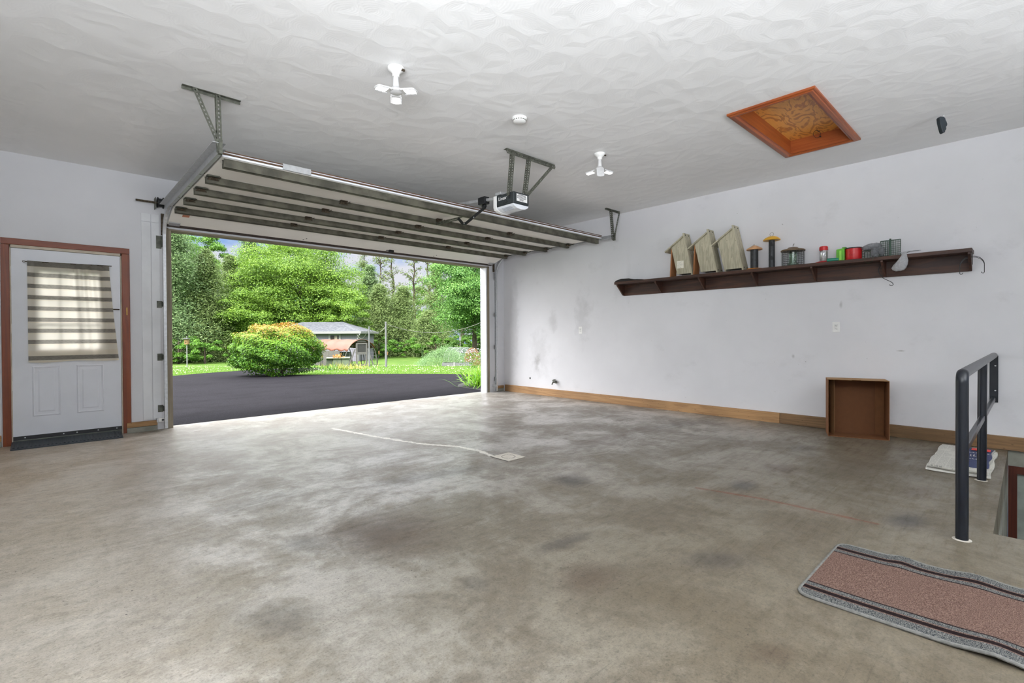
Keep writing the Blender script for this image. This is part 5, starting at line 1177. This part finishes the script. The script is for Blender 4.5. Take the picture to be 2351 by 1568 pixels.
# hoop chicken run with its tarp
t0 = 35.5; Ff = (RT*.70+FW*.71).normalized(); Ax = (RT*-.80+FW*.60).normalized(); Wc, Lc = 2.55, 4.6
C0 = far(K(829), t0); g = gz(C0); Hc = ZR(829, 781, t0)-g; C0.z = 0
cp = thing('chicken_run', (C0.x, C0.y, g), 'hooped wire chicken run with a grey framed door beside the shed', 'chicken coop')
def hoop(s, off=0.0, k0=0.0, k1=PI, n=18, ww=Wc/2, hh=None):
    hh = hh or Hc; return [C0+Ax*s+Ff*(-(ww+off)*math.cos(k0+(k1-k0)*i/n))+Vector((0, 0, g+(hh+off)*math.sin(k0+(k1-k0)*i/n)**.8)) for i in range(n+1)]
M_WEATH = plain('weathered_lumber', osrgb(150, 146, 140), .8, 0, .2, 8)
M_WEATHF = plain('painted_frame_grey', osrgb(176, 172, 170), .7, 0, .12, 8)
for k in range(4): m = MB().tube(hoop(Lc*k/3), .03, 6); m.build('hoop', M_WEATH, cp)
m = MB()
for k in range(12): m.tube([hoop(0)[k+3], hoop(Lc)[k+3]], .008, 4, False)
for k in range(16): m.tube(hoop(Lc*k/15), .006, 4, False)
for k in range(10):
    q = -Wc/2*.9+Wc*.9*k/9; hh = Hc*max(.1, 1-(abs(q)/(Wc/2))**2)**.42
    if abs(q) > .42: m.tube([C0+Ff*q+Vector((0, 0, g)), C0+Ff*q+Vector((0, 0, g+hh))], .006, 4, False)
for k in range(7):
    z = .2+.25*k; hw = Wc/2*max(0, 1-(z/Hc)**2.4)**.5
    for a, b in ((-hw, -.42), (.42, hw)):
        if hw > .45: m.tube([C0+Ff*a+Vector((0, 0, g+z)), C0+Ff*b+Vector((0, 0, g+z))], .006, 4, False)
m.build('wire_mesh', M_GALVO, cp)
def fbox(a0, a1, z0, z1, d, name, mt, par): return MB().ob(C0+Ff*(a0+a1)/2+Ax*d+Vector((0, 0, g+(z0+z1)/2)), Ff*(a1-a0)/2, Ax*.03, (0, 0, (z1-z0)/2)).build(name, mt, par)
dr = fbox(-.44, -.33, 0, 1.66, -.05, 'door', M_WEATHF, cp)
for a in ((.33, .44, 0, 1.66), (-.33, .33, .82, 1.0), (-.33, .33, 1.56, 1.66), (-.33, .33, 0, .12)): fbox(*a, -.05, 'door_rail', M_WEATHF, dr)
fbox(-.33, .33, 1.0, 1.56, -.03, 'door_screen', plain('dark_mesh', osrgb(92, 92, 92), .8), dr); fbox(-.04, .0, .12, .82, -.03, 'door_rail', M_BLACK, dr)
fbox(-.36, .36, 1.70, 1.92, -.02, 'header_board', M_WEATH, cp)
for a0, a1 in ((.5, .95), (-.95, -.5)): MB().bar(C0+Ff*a0+Ax*-.02+Vector((0, 0, g+(1.2 if a0 > 0 else .05))), C0+Ff*a1+Ax*-.02+Vector((0, 0, g+(.05 if a0 > 0 else 1.2))), .09, .03, Ff).build('brace', M_WEATHF, cp)
for s_, q in ((Lc*.35, -.7), (Lc*.7, -.75)): MB().box(0, 0, 0, 0, 0, 0) if False else None
MB().ob(C0+Ff*-1.2+Ax*Lc*.55+Vector((0, 0, g+.55)), Ax*Lc*.4, Ff*.02, (0, 0, .55)).build('side_board', M_WEATH, cp)
hs_ = MB().ob(C0+Ff*.15+Ax*2.6+Vector((0, 0, g+.5)), Ff*.5, Ax*.4, (0, 0, .45)).build('nest_box', M_VINYLO, cp)
m = MB(); ns, na = 24, 22
for i in range(ns+1):
    s = -.12+(Lc+.2)*i/ns; k0 = PI*.18+.03*math.sin(i*1.1)+(.0 if i > 1 else -.05); k1 = PI*.80
    for j, q in enumerate(hoop(s, .05+.02*math.sin(i*.9), k0, k1, na)): m.v.append(tuple(q+Vector((0, 0, -.05*math.sin(i*PI/6)**2*(1 if j < 4 else 0)))))
for i in range(ns):
    for j in range(na): m.f.append([i*(na+1)+j, i*(na+1)+j+1, (i+1)*(na+1)+j+1, (i+1)*(na+1)+j]); m.mi.append(0)
tp = m.build('tarp', plain('orange_tarp', dim(srgb(222, 120, 74), .17), .5, 0, .12, 1.2, .3, 3), None, 0, True, angle=80); sm = tp.modifiers.new('thick', 'SOLIDIFY'); sm.thickness = .012
tag(tp, 'faded orange tarpaulin draped over the hooped chicken run', 'tarp')
# pale green utility cabinets
t0 = 32.0; U0 = far(K(783), t0); g = gz(U0); U0.z = 0
uc = thing('utility_cabinet', (U0.x, U0.y, g), 'low pale green utility cabinet in front of the chicken run', 'utility box')
M_UT = plain('pale_green_metal', osrgb(172, 190, 160), .5, 0, .08, 3)
f1 = (RT*.96+FW*.28).normalized(); f2 = Vector((-f1.y, f1.x, 0)); hh = ZR(783, 821, t0)-g
for a0, a1 in ((-.50, -.01), (.01, .48)): MB().ob(U0+f1*(a0+a1)/2+f2*.35+Vector((0, 0, g+hh/2-.03)), f1*(a1-a0)/2, f2*.35, (0, 0, hh/2-.03)).build('cabinet_door', M_UT, uc, .01)
MB().ob(U0+f1*-.2+f2*.4+Vector((0, 0, g+hh-.03)), f1*.74, f2*.48, (0, 0, .03)).build('cabinet_lid', plain('pale_green_lid', osrgb(206, 214, 190), .5), uc, .01)
MB().ob(U0+f1*-.72+f2*.42+Vector((0, 0, g+hh/2-.03)), f1*.2, f2*.38, (0, 0, hh/2-.03)).build('cabinet_side', plain('dull_green_metal', osrgb(112, 128, 104), .6), uc, .01)
RNG = np.random.default_rng(72)
mm = RNG.normal(size=(160, 3))*np.array([.18, .12, .06])+np.array([U0.x-.1, U0.y+.2, g+hh+.06]); lf = leaf_mesh('leaf_heap', mm, unit(160), .05, leafmat('dry_leaves', srgb(176, 120, 60), srgb(224, 170, 100), .2), None)
tag(lf, 'small heap of dry brown leaves on the pale green cabinet', 'leaves', None, 'stuff')
# wire poles and line
for px, y0, t0, r_, lab in ((886, 741, 26.0, .045, 'nearer grey metal wire pole standing on the lawn'), (847.5, 752, 31.0, .045, 'farther wire pole in front of the chicken run')):
    p = far(K(px), t0); g = gz(p); z1 = ZR(px, y0, t0); T = thing('wire_pole', (p.x, p.y, g), lab, 'pole')
    zm = g+(z1-g)*(.42 if px > 880 else .3)
    MB().cyl((p.x, p.y, g-.05), (p.x, p.y, zm), r_*1.3, 12).build('sleeve', M_GALVO, T, 0, True); MB().cyl((p.x, p.y, zm-.1), (p.x, p.y, z1), r_, 12).build('pole', M_GALVO, T, 0, True)
    MB().lathe([(r_*1.2, 0), (r_*1.2, .04), (0, .06)], (p.x, p.y, z1), 12).build('cap', M_GALVO, T)
def line(p0, p1, sag, r): return MB().tube([p0.lerp(p1, i/20)-Vector((0, 0, 4*sag*(i/20)*(1-i/20))) for i in range(21)], r, 5)
P1 = far(K(886), 26.0, ZR(886, 744, 26)); P2 = far(K(1140), 30, ZR(1140, 722, 30)); P3 = far(K(847.5), 31, ZR(847.5, 753, 31)); P4 = far(K(820), 43.6, ZR(820, 768, 43.6)); P5 = far(K(885), 34, ZR(885, 750, 34))
M_LINE = plain('pale_wire', osrgb(196, 196, 186), .6)
tag(line(P1, P2, .75, .012).build('overhead_wire', M_LINE), 'sagging pale wire from the nearer pole toward the right jamb', 'wire')
tag(line(P3, P4, .5, .012).build('overhead_wire', M_LINE), 'wire from the farther pole to the shed corner', 'wire')
tag(line(P3, P5, .35, .012).build('overhead_wire', M_LINE), 'short slack wire trailing right from the farther pole', 'wire')
# torches, feeder and birdhouse poles
for px, y0, y1, t0, lean, lab in ((870, 806, 839, 31, -.15, 'orange tipped garden torch leaning left of the nearer pole'), (889.5, 808, 838, 32, -.06, 'orange tipped garden torch just right of the nearer pole'), (739, 815, 836, 31, 0, 'orange tipped garden torch between bush and pale green cabinet')):
    p = far(K(px), t0); g = gz(p); z1 = ZR(px, y0, t0); T = thing('garden_torch', (p.x, p.y, g), lab, 'garden torch', 'torches on the lawn'); q = p+RT*lean*-1
    b = p+RT*lean; MB().cyl((b.x, b.y, g), (p.x, p.y, z1-.18), .018, 8).build('stake', M_BLACK, T); MB().cyl((p.x, p.y, z1-.2), (p.x, p.y, z1), .028, 10, .04).build('torch_head', plain('bamboo_orange', osrgb(226, 168, 100), .6), T)
p = far(K(429), 31.5); g = gz(p); z1 = ZR(429, 776, 31.5); T = thing('birdhouse_pole', (p.x, p.y, g), 'small wooden birdhouse on a thin white pole on the left lawn', 'birdhouse')
MB().cyl((p.x, p.y, g), (p.x, p.y, z1-.4), .028, 8).build('pole', M_VINYLO, T)
MB().ob(p+Vector((0, 0, z1-.24)), RT*.10, FW*.10, (0, 0, .17)).build('nest_box', plain('honey_pine', osrgb(226, 184, 116), .6), T); nb = T.children[-1]
MB().ob(p-FW*.02+Vector((0, 0, z1-.045)), RT*.15, FW*.15, (0, 0, .025)).build('roof', M_GALVO, nb); MB().ob(p-FW*.103+Vector((0, 0, z1-.27)), RT*.03, FW*.004, (0, 0, .035)).build('entrance_hole', M_BLACK, nb)
MB().cyl((p.x, p.y, z1-.02), (p.x, p.y, z1+.12), .02, 8).build('finial', M_VINYLO, T)
p = far(K(1056.5), 37); g = gz(p); z1 = ZR(1056, 767, 37); T = thing('feeder_pole', (p.x, p.y, g), 'thin white pole holding a small feeder behind the hoop tunnel', 'pole')
MB().cyl((p.x, p.y, g), (p.x, p.y, z1), .022, 8).build('pole', M_VINYLO, T); MB().ob(p+Vector((0, 0, z1-.35)), RT*.07, FW*.07, (0, 0, .14)).build('feeder', M_GALVO, T)
# feathery asparagus bush
RNG = np.random.default_rng(81); p = far(K(1010), 30.5); g = gz(p); T = thing('asparagus_bush', (p.x, p.y, g), 'feathery grey-green asparagus bush on the lawn left of the hoop tunnel', 'bush')
n = 9000; a = RNG.uniform(-1, 1, (n, 2)); w_ = 1.35; hgt = 1.15*(1-(a[:, 0])**2*.75)*RNG.uniform(.02, 1, n)+.25*RNG.exponential(.4, n)*(a[:, 0] > -.2)
off = a[:, :1]*w_*np.array([RT.x, RT.y])+a[:, 1:]*.7*np.array([FW.x, FW.y])+RNG.normal(size=(n, 2))*.12; off = off+np.outer(hgt*.22, [RT.x, RT.y])
P = np.column_stack([p.x+off[:, 0], p.y+off[:, 1], g+hgt]); leaf_mesh('fronds', P, unit(n)+np.array([0, 0, .4]), .05, M_FERN, T, .13)
m = MB(); r = np.random.default_rng(5)
for q in range(24):
    a = r.uniform(-1.2, 1.2); b = p+RT*a+FW*r.uniform(-.5, .5); m.tube([(b.x, b.y, g), tuple(b+RT*r.uniform(-.1, .4)+Vector((0, 0, g+r.uniform(.7, 1.3))))], .007, 4, False)
m.build('stems', M_FERN, T)
# raised bed edge
t0 = 29.5; p = far(K(1048), t0); g = gz(p); T = thing('raised_bed', (p.x, p.y, g), 'low raised bed with pale boards in front of the feathery bush', 'raised bed'); p.z = 0
MB().ob(p+Vector((0, 0, g+.12)), RT*.86, FW*.02, (0, 0, .09)).build('front_board', M_GALVO, T); MB().ob(p+FW*1.1+Vector((0, 0, g+.12)), RT*.86, FW*.02, (0, 0, .09)).build('back_board', M_GALVO, T)
for s in (-1, 1): MB().ob(p+RT*.86*s+FW*.55+Vector((0, 0, g+.12)), RT*.02, FW*.55, (0, 0, .09)).build('end_board', M_GALVO, T)
MB().ob(p+RT*-.14+FW*-.03+Vector((0, 0, g+.12)), RT*.05, FW*.02, (0, 0, .13)).build('post', M_VINYLO, T); MB().ob(p+FW*.55+Vector((0, 0, g+.1)), RT*.84, FW*.53, (0, 0, .06)).build('soil', plain('dark_soil', osrgb(84, 70, 54), .9), T)
# hoop tunnel with plywood end
t0 = 33.0; p = far(K(1084), t0); g = gz(p); p.z = 0; Ax2 = (RT*-.72+FW*.70).normalized(); F2 = (RT*.86+FW*.5).normalized(); Rw = .62; Hh = ZR(1084, 798, t0)-g
T = thing('hoop_tunnel', (p.x, p.y, g), 'low garden hoop tunnel with white ribs and a round plywood end', 'hoop tunnel')
def h2(s, n=18, r=Rw): return [p+Ax2*s+F2*(-r*math.cos(PI*i/n))+Vector((0, 0, g+Hh*math.sin(PI*i/n)**.75)) for i in range(n+1)]
for k in range(1, 5): MB().tube(h2(.55*k), .018, 7).build('hoop', M_VINYLO, T, 0, True)
MB().add([q for q in h2(0)]+[q-Ax2*.03 for q in h2(0)], [list(range(19)), list(range(19, 38))[::-1]]+[(i, i+1, 20+i, 19+i) for i in range(18)]).build('plywood_end', wood('pale_plywood', osrgb(222, 182, 134), osrgb(206, 150, 96), 0, .7, 9, 2.0, False, .05), T)
en = T.children[-1]; MB().ob(p+F2*.18-Ax2*.045+Vector((0, 0, g+.75)), F2*.04, Ax2*.01, (0, 0, .045)).build('finger_hole', M_BLACK, en); MB().bar(p+F2*-.2-Ax2*.05+Vector((0, 0, g+.95)), p+F2*-.1-Ax2*.05+Vector((0, 0, g+.75)), .05, .02, F2).build('hinge', M_BLACK, en)
m = MB(); a_, b_ = h2(0), h2(2.2); m.add(a_+b_, [(i, i+1, 20+i, 19+i) for i in range(18)])
N = NT('garden_netting'); b1 = N.bsdf(osrgb(170, 196, 186), .5); t1 = N.n('ShaderNodeBsdfTransparent'); mx = N.n('ShaderNodeMixShader'); mx.inputs[0].default_value = .72; N.link(b1.outputs[0], mx.inputs[1]); N.link(t1.outputs[0], mx.inputs[2])
m.build('netting', N.done(mx), T)
# strappy plants
def strappy(name, p, n, L, w, mat, label, cat, spreadx=.4, spready=.25, ux=None, seed=1, arch=.5):
    global RNG; RNG = np.random.default_rng(seed); r = RNG; g = gz(p) if p.z == 0 else p.z; T = thing(name, (p.x, p.y, g), label, cat); V = []; F = []; tint = []
    for q in range(n):
        a = r.uniform(0, 2*PI); l = L*r.uniform(.6, 1.15); bx_ = p+(ux or RT)*r.normal()*spreadx*.5+FW*r.normal()*spready*.5; d = Vector((math.cos(a), math.sin(a), 0)); s = Vector((-d.y, d.x, 0)); out = r.uniform(.25, .9)
        b = len(V); tt = r.uniform(0, 1)
        for i in range(6):
            f = i/5; c_ = bx_+d*l*out*f+Vector((0, 0, g+l*(f*(1.15-.5*out)-arch*out*f*f*1.25)))
            if c_.z < g+.01: c_.z = g+.01
            ww = w*(.6+.4*math.sin(PI*min(1, f*1.3)))*(1-f**3); V += [tuple(c_+s*ww), tuple(c_-s*ww)]
        for i in range(5): F.append((b+2*i, b+2*i+1, b+2*i+3, b+2*i+2)); tint.append(min(1, max(0, tt*.7+.3*i/5)))
    me = bpy.data.meshes.new('leaves'); me.from_pydata([(x-p.x, y-p.y, z-g) for x, y, z in V], [], F); at = me.attributes.new('tint', 'FLOAT', 'FACE'); at.data.foreach_set('value', np.array(tint, np.float32)); me.materials.append(mat)
    o = bpy.data.objects.new('leaves', me); COL.objects.link(o); o.parent = T; return T
strappy('daylily', Vector((6.98, 8.35, -.03)), 190, .60, .013, M_LEAFL, 'bright green strap-leaved daylily in the mulch beside the white post', 'plant', .36, .36, None, 91)
strappy('daylily', Vector((7.9, 9.6, -.03)), 80, .6, .014, M_LEAFL, 'daylily clump farther along the mulch bed, mostly behind the white post', 'plant', .4, .3, None, 92)
for px, t0, s, lab in ((752, 21, 93, 'tawny stemmed clump at the right foot of the pink-topped bush'), (772, 21.5, 94, 'yellow-green strappy clump in front of the pale green cabinet'), (797, 22, 95, 'yellowing strappy clump in the middle of the bed by the chicken run'), (818, 22.3, 96, 'yellowing strappy clump at the bed end by the chicken run door')):
    strappy('iris_clump', far(K(px), t0), 90, .45, .012, M_LEAFY if px > 760 else M_LEAFU, lab, 'plant', .75, .4, None, s)
# mulch bed
m = MB(); pts = [(6.46, 8.0), (6.52, 8.75), (6.8, 9.1), (7.2, 9.4), (8.2, 10.0), (9.2, 10.2), (9.7, 9.4), (9.7, YF+.17), (6.42, YF+.17), (6.40, 7.7)]
nn_ = len(pts); cc = Vector((7.9, 8.5, .03)); m.add([(x, y, -.036) for x, y in pts]+[(cc.x+(x-cc.x)*.72, cc.y+(y-cc.y)*.72, .015) for x, y in pts]+[tuple(cc)], [(i, (i+1) % nn_, nn_+(i+1) % nn_, nn_+i) for i in range(nn_)]+[(nn_+i, nn_+(i+1) % nn_, 2*nn_) for i in range(nn_)])
mu = m.build('mulch_bed', plain('dark_mulch', dim(srgb(58, 54, 58), .05), .95, 0, .4, 40, .9, 45)); tag(mu, 'dark mulch bed curving beside the driveway at the white post', 'mulch bed')
# wild flowers at the right
RNG = np.random.default_rng(101); p = far(K(1093), 24); g = gz(p); n = 900; T = thing('wildflower_patch', (p.x, p.y, g), 'tall weeds with pale flowers at the right edge of the lawn', 'wildflowers')
P = np.column_stack([p.x+RNG.normal(size=n)*.35, p.y+RNG.normal(size=n)*.3, g+RNG.uniform(0, .75, n)]); leaf_mesh('foliage', P, unit(n)+np.array([0, 0, .3]), .035, M_LEAFU, T, .4)
P = np.column_stack([p.x+RNG.normal(size=160)*.38, p.y+RNG.normal(size=160)*.3, g+RNG.uniform(.3, .95, 160)]); leaf_mesh('blossoms', P, unit(160), .03, leafmat('pale_blossom', srgb(226, 220, 226), srgb(182, 170, 206), .3), T, .9)
# grass blades and clover heads on the near lawn
RNG = np.random.default_rng(111); n = 110000
kk = RNG.uniform(K(380), K(1125), n); tt = 11.5+20*RNG.uniform(0, 1, n)**1.5; X = FW.x*tt+RT.x*kk*tt; Y = FW.y*tt+RT.y*kk*tt
from mathutils.geometry import intersect_point_line
dp = np.array(DR)
def inside(X, Y, poly):
    c = np.zeros(len(X), bool); j = len(poly)-1
    for i in range(len(poly)):
        xi, yi = poly[i]; xj, yj = poly[j]
        c ^= ((yi > Y) != (yj > Y))&(X < (xj-xi)*(Y-yi)/(yj-yi+1e-12)+xi); j = i
    return c
ok = ~inside(X, Y, dp)&(Y > 8.6)&~inside(X, Y, np.array(pts)); X, Y = X[ok], Y[ok]; n = len(X)
h = RNG.uniform(.010, .026, n); P = np.column_stack([X, Y, ground(X, Y)+h*.8]); a = RNG.uniform(0, 2*PI, n); Nn = np.column_stack([np.cos(a), np.sin(a), RNG.normal(size=n)*.35])
tag(leaf_mesh('lawn_grass', P, Nn, h, M_GRASS, None, .22, None, None, (0, 0, 1)), 'short bright grass blades covering the near lawn', 'grass', None, 'stuff')
n = 1700; kk = RNG.uniform(K(380), K(1125), n); tt = 13+22*RNG.uniform(0, 1, n)**1.3; X = FW.x*tt+RT.x*kk*tt; Y = FW.y*tt+RT.y*kk*tt; ok = ~inside(X, Y, dp)&(Y > 9.5); X, Y = X[ok], Y[ok]; n = len(X)
tag(leaf_mesh('clover_blossoms', np.column_stack([X, Y, ground(X, Y)+.09]), unit(n), .018, leafmat('clover_white', srgb(190, 190, 160), srgb(226, 224, 206), .3), None, .9), 'white clover heads scattered over the lawn', 'clover', None, 'stuff')
# ------------------------------------------------------------------ light and camera
W = bpy.data.worlds.new('sky'); SC.world = W; W.use_nodes = True; nt = W.node_tree; nt.nodes.clear()
def wn(t, **k):
    n_ = nt.nodes.new(t)
    for a, b in k.items(): setattr(n_, a, b)
    return n_
tc = wn('ShaderNodeTexCoord'); mp = wn('ShaderNodeMapping'); mp.inputs['Scale'].default_value = (1.6, 1.6, 3.2); mp.inputs['Location'].default_value = (.4, .2, .1)
nz = wn('ShaderNodeTexNoise'); nz.inputs['Scale'].default_value = 2.2; nz.inputs['Detail'].default_value = 6; nz.inputs['Roughness'].default_value = .55
mr = wn('ShaderNodeMapRange', interpolation_type='SMOOTHSTEP'); mr.inputs[1].default_value = .42; mr.inputs[2].default_value = .58
mxn = wn('ShaderNodeMix', data_type='RGBA'); mxn.inputs[6].default_value = srgb(138, 182, 242); mxn.inputs[7].default_value = srgb(238, 240, 248)
bg = wn('ShaderNodeBackground'); bg.inputs[1].default_value = SKY_STRENGTH; wo = wn('ShaderNodeOutputWorld')
L = nt.links.new; L(tc.outputs['Generated'], mp.inputs[0]); L(mp.outputs[0], nz.inputs['Vector']); L(nz.outputs[0], mr.inputs[0]); L(mr.outputs[0], mxn.inputs[0]); 
sx = wn('ShaderNodeSeparateXYZ'); L(tc.outputs['Generated'], sx.inputs[0]); gr = wn('ShaderNodeMapRange', interpolation_type='SMOOTHSTEP'); L(sx.outputs[2], gr.inputs[0])
gr.inputs[1].default_value = .20; gr.inputs[2].default_value = .62; gr.inputs[3].default_value = SKY_STRENGTH; gr.inputs[4].default_value = SKY_STRENGTH*7; L(gr.outputs[0], bg.inputs[1])   # overcast sky, brighter towards the zenith
nv = wn('ShaderNodeVectorMath', operation='DOT_PRODUCT'); L(tc.outputs['Generated'], nv.inputs[0]); nv.inputs[1].default_value = Vector((-.52, .74, .42)).normalized()
gl = wn('ShaderNodeMapRange', interpolation_type='SMOOTHSTEP'); L(nv.outputs['Value'], gl.inputs[0]); gl.inputs[1].default_value = .75; gl.inputs[2].default_value = .97; gl.inputs[4].default_value = GLOW
ad = wn('ShaderNodeMath', operation='ADD'); L(gl.outputs[0], ad.inputs[0]); L(gr.outputs[0], ad.inputs[1]); L(ad.outputs[0], bg.inputs[1])   # bright thin cloud round the sun's side of the sky
gw = wn('ShaderNodeMapRange', interpolation_type='SMOOTHSTEP'); L(sx.outputs[2], gw.inputs[0]); gw.inputs[1].default_value = .16; gw.inputs[2].default_value = .34
mw = wn('ShaderNodeMix', data_type='RGBA'); gx = wn('ShaderNodeMath', operation='MULTIPLY_ADD', use_clamp=True); L(gl.outputs[0], gx.inputs[0]); gx.inputs[1].default_value = .5; L(gw.outputs[0], gx.inputs[2]); L(gx.outputs[0], mw.inputs[0]); L(mxn.outputs[2], mw.inputs[6]); mw.inputs[7].default_value = (.98, .98, 1, 1)   # solid cloud deck overhead
L(mw.outputs[2], bg.inputs[0]); L(bg.outputs[0], wo.inputs[0])
def light(name, typ, loc, energy, col=(1, 1, 1), rot=None, **k):
    d = bpy.data.lights.new(name, typ); d.energy = energy; d.color = col
    for a, b in k.items(): setattr(d, a, b)
    o = bpy.data.objects.new(name, d); COL.objects.link(o); o.location = loc
    if rot is not None: o.rotation_euler = rot
    return o
def aim(d): return Vector(d).to_track_quat('-Z', 'Y').to_euler()
light('sun', 'SUN', (20, 10, 30), SUN_STRENGTH, (1, .96, .88), aim((.58, .26, -.77)), angle=math.radians(16))
# added fill lamps at the two made-up windows behind the camera
light('fill_lamp_left', 'AREA', (XL+.02, (WY[0]+WY[1])/2, (WZ[0]+WZ[1])/2), LFILL, (.93, .965, 1), aim((.6, .6, 1.2)), shape='RECTANGLE', size=3.0, size_y=1.4, spread=math.radians(130))
light('fill_lamp_back', 'AREA', ((WX[0]+WX[1])/2, YB+.02, (WZ[0]+WZ[1])/2), BFILL, (.93, .965, 1), aim((.0, .8, 1.6)), shape='RECTANGLE', size=3.6, size_y=1.4, spread=math.radians(130))
cam = bpy.data.cameras.new('camera'); co = bpy.data.objects.new('camera', cam); COL.objects.link(co); SC.camera = co
cam.sensor_width = 36; cam.lens = 36*1125.524/2351; cam.clip_end = 300; cam.clip_start = .05; cam.shift_y = -7.1338/2351*1
yaw, pit, rol = math.radians(43.46458), math.radians(-.472613), math.radians(-.319786)
f_ = Vector((math.sin(yaw)*math.cos(pit), math.cos(yaw)*math.cos(pit), math.sin(pit))); r_0 = Vector((math.cos(yaw), -math.sin(yaw), 0)); u_0 = r_0.cross(f_)
r_ = r_0*math.cos(rol)+u_0*math.sin(rol); u_ = u_0*math.cos(rol)-r_0*math.sin(rol)
co.matrix_world = Matrix(((r_.x, u_.x, -f_.x, 0), (r_.y, u_.y, -f_.y, 0), (r_.z, u_.z, -f_.z, CAMZ), (0, 0, 0, 1)))
SC.view_settings.view_transform = 'Standard'; SC.view_settings.look = 'None'; SC.view_settings.gamma = 1; SC.view_settings.exposure = EXPOSURE; SC.view_settings.use_curve_mapping = False
SC.cycles.use_denoising = True; SC.cycles.max_bounces = 10; SC.cycles.diffuse_bounces = 5; SC.cycles.transparent_max_bounces = 16; SC.cycles.sample_clamp_indirect = 8
SC.cycles.caustics_reflective = False; SC.cycles.caustics_refractive = False
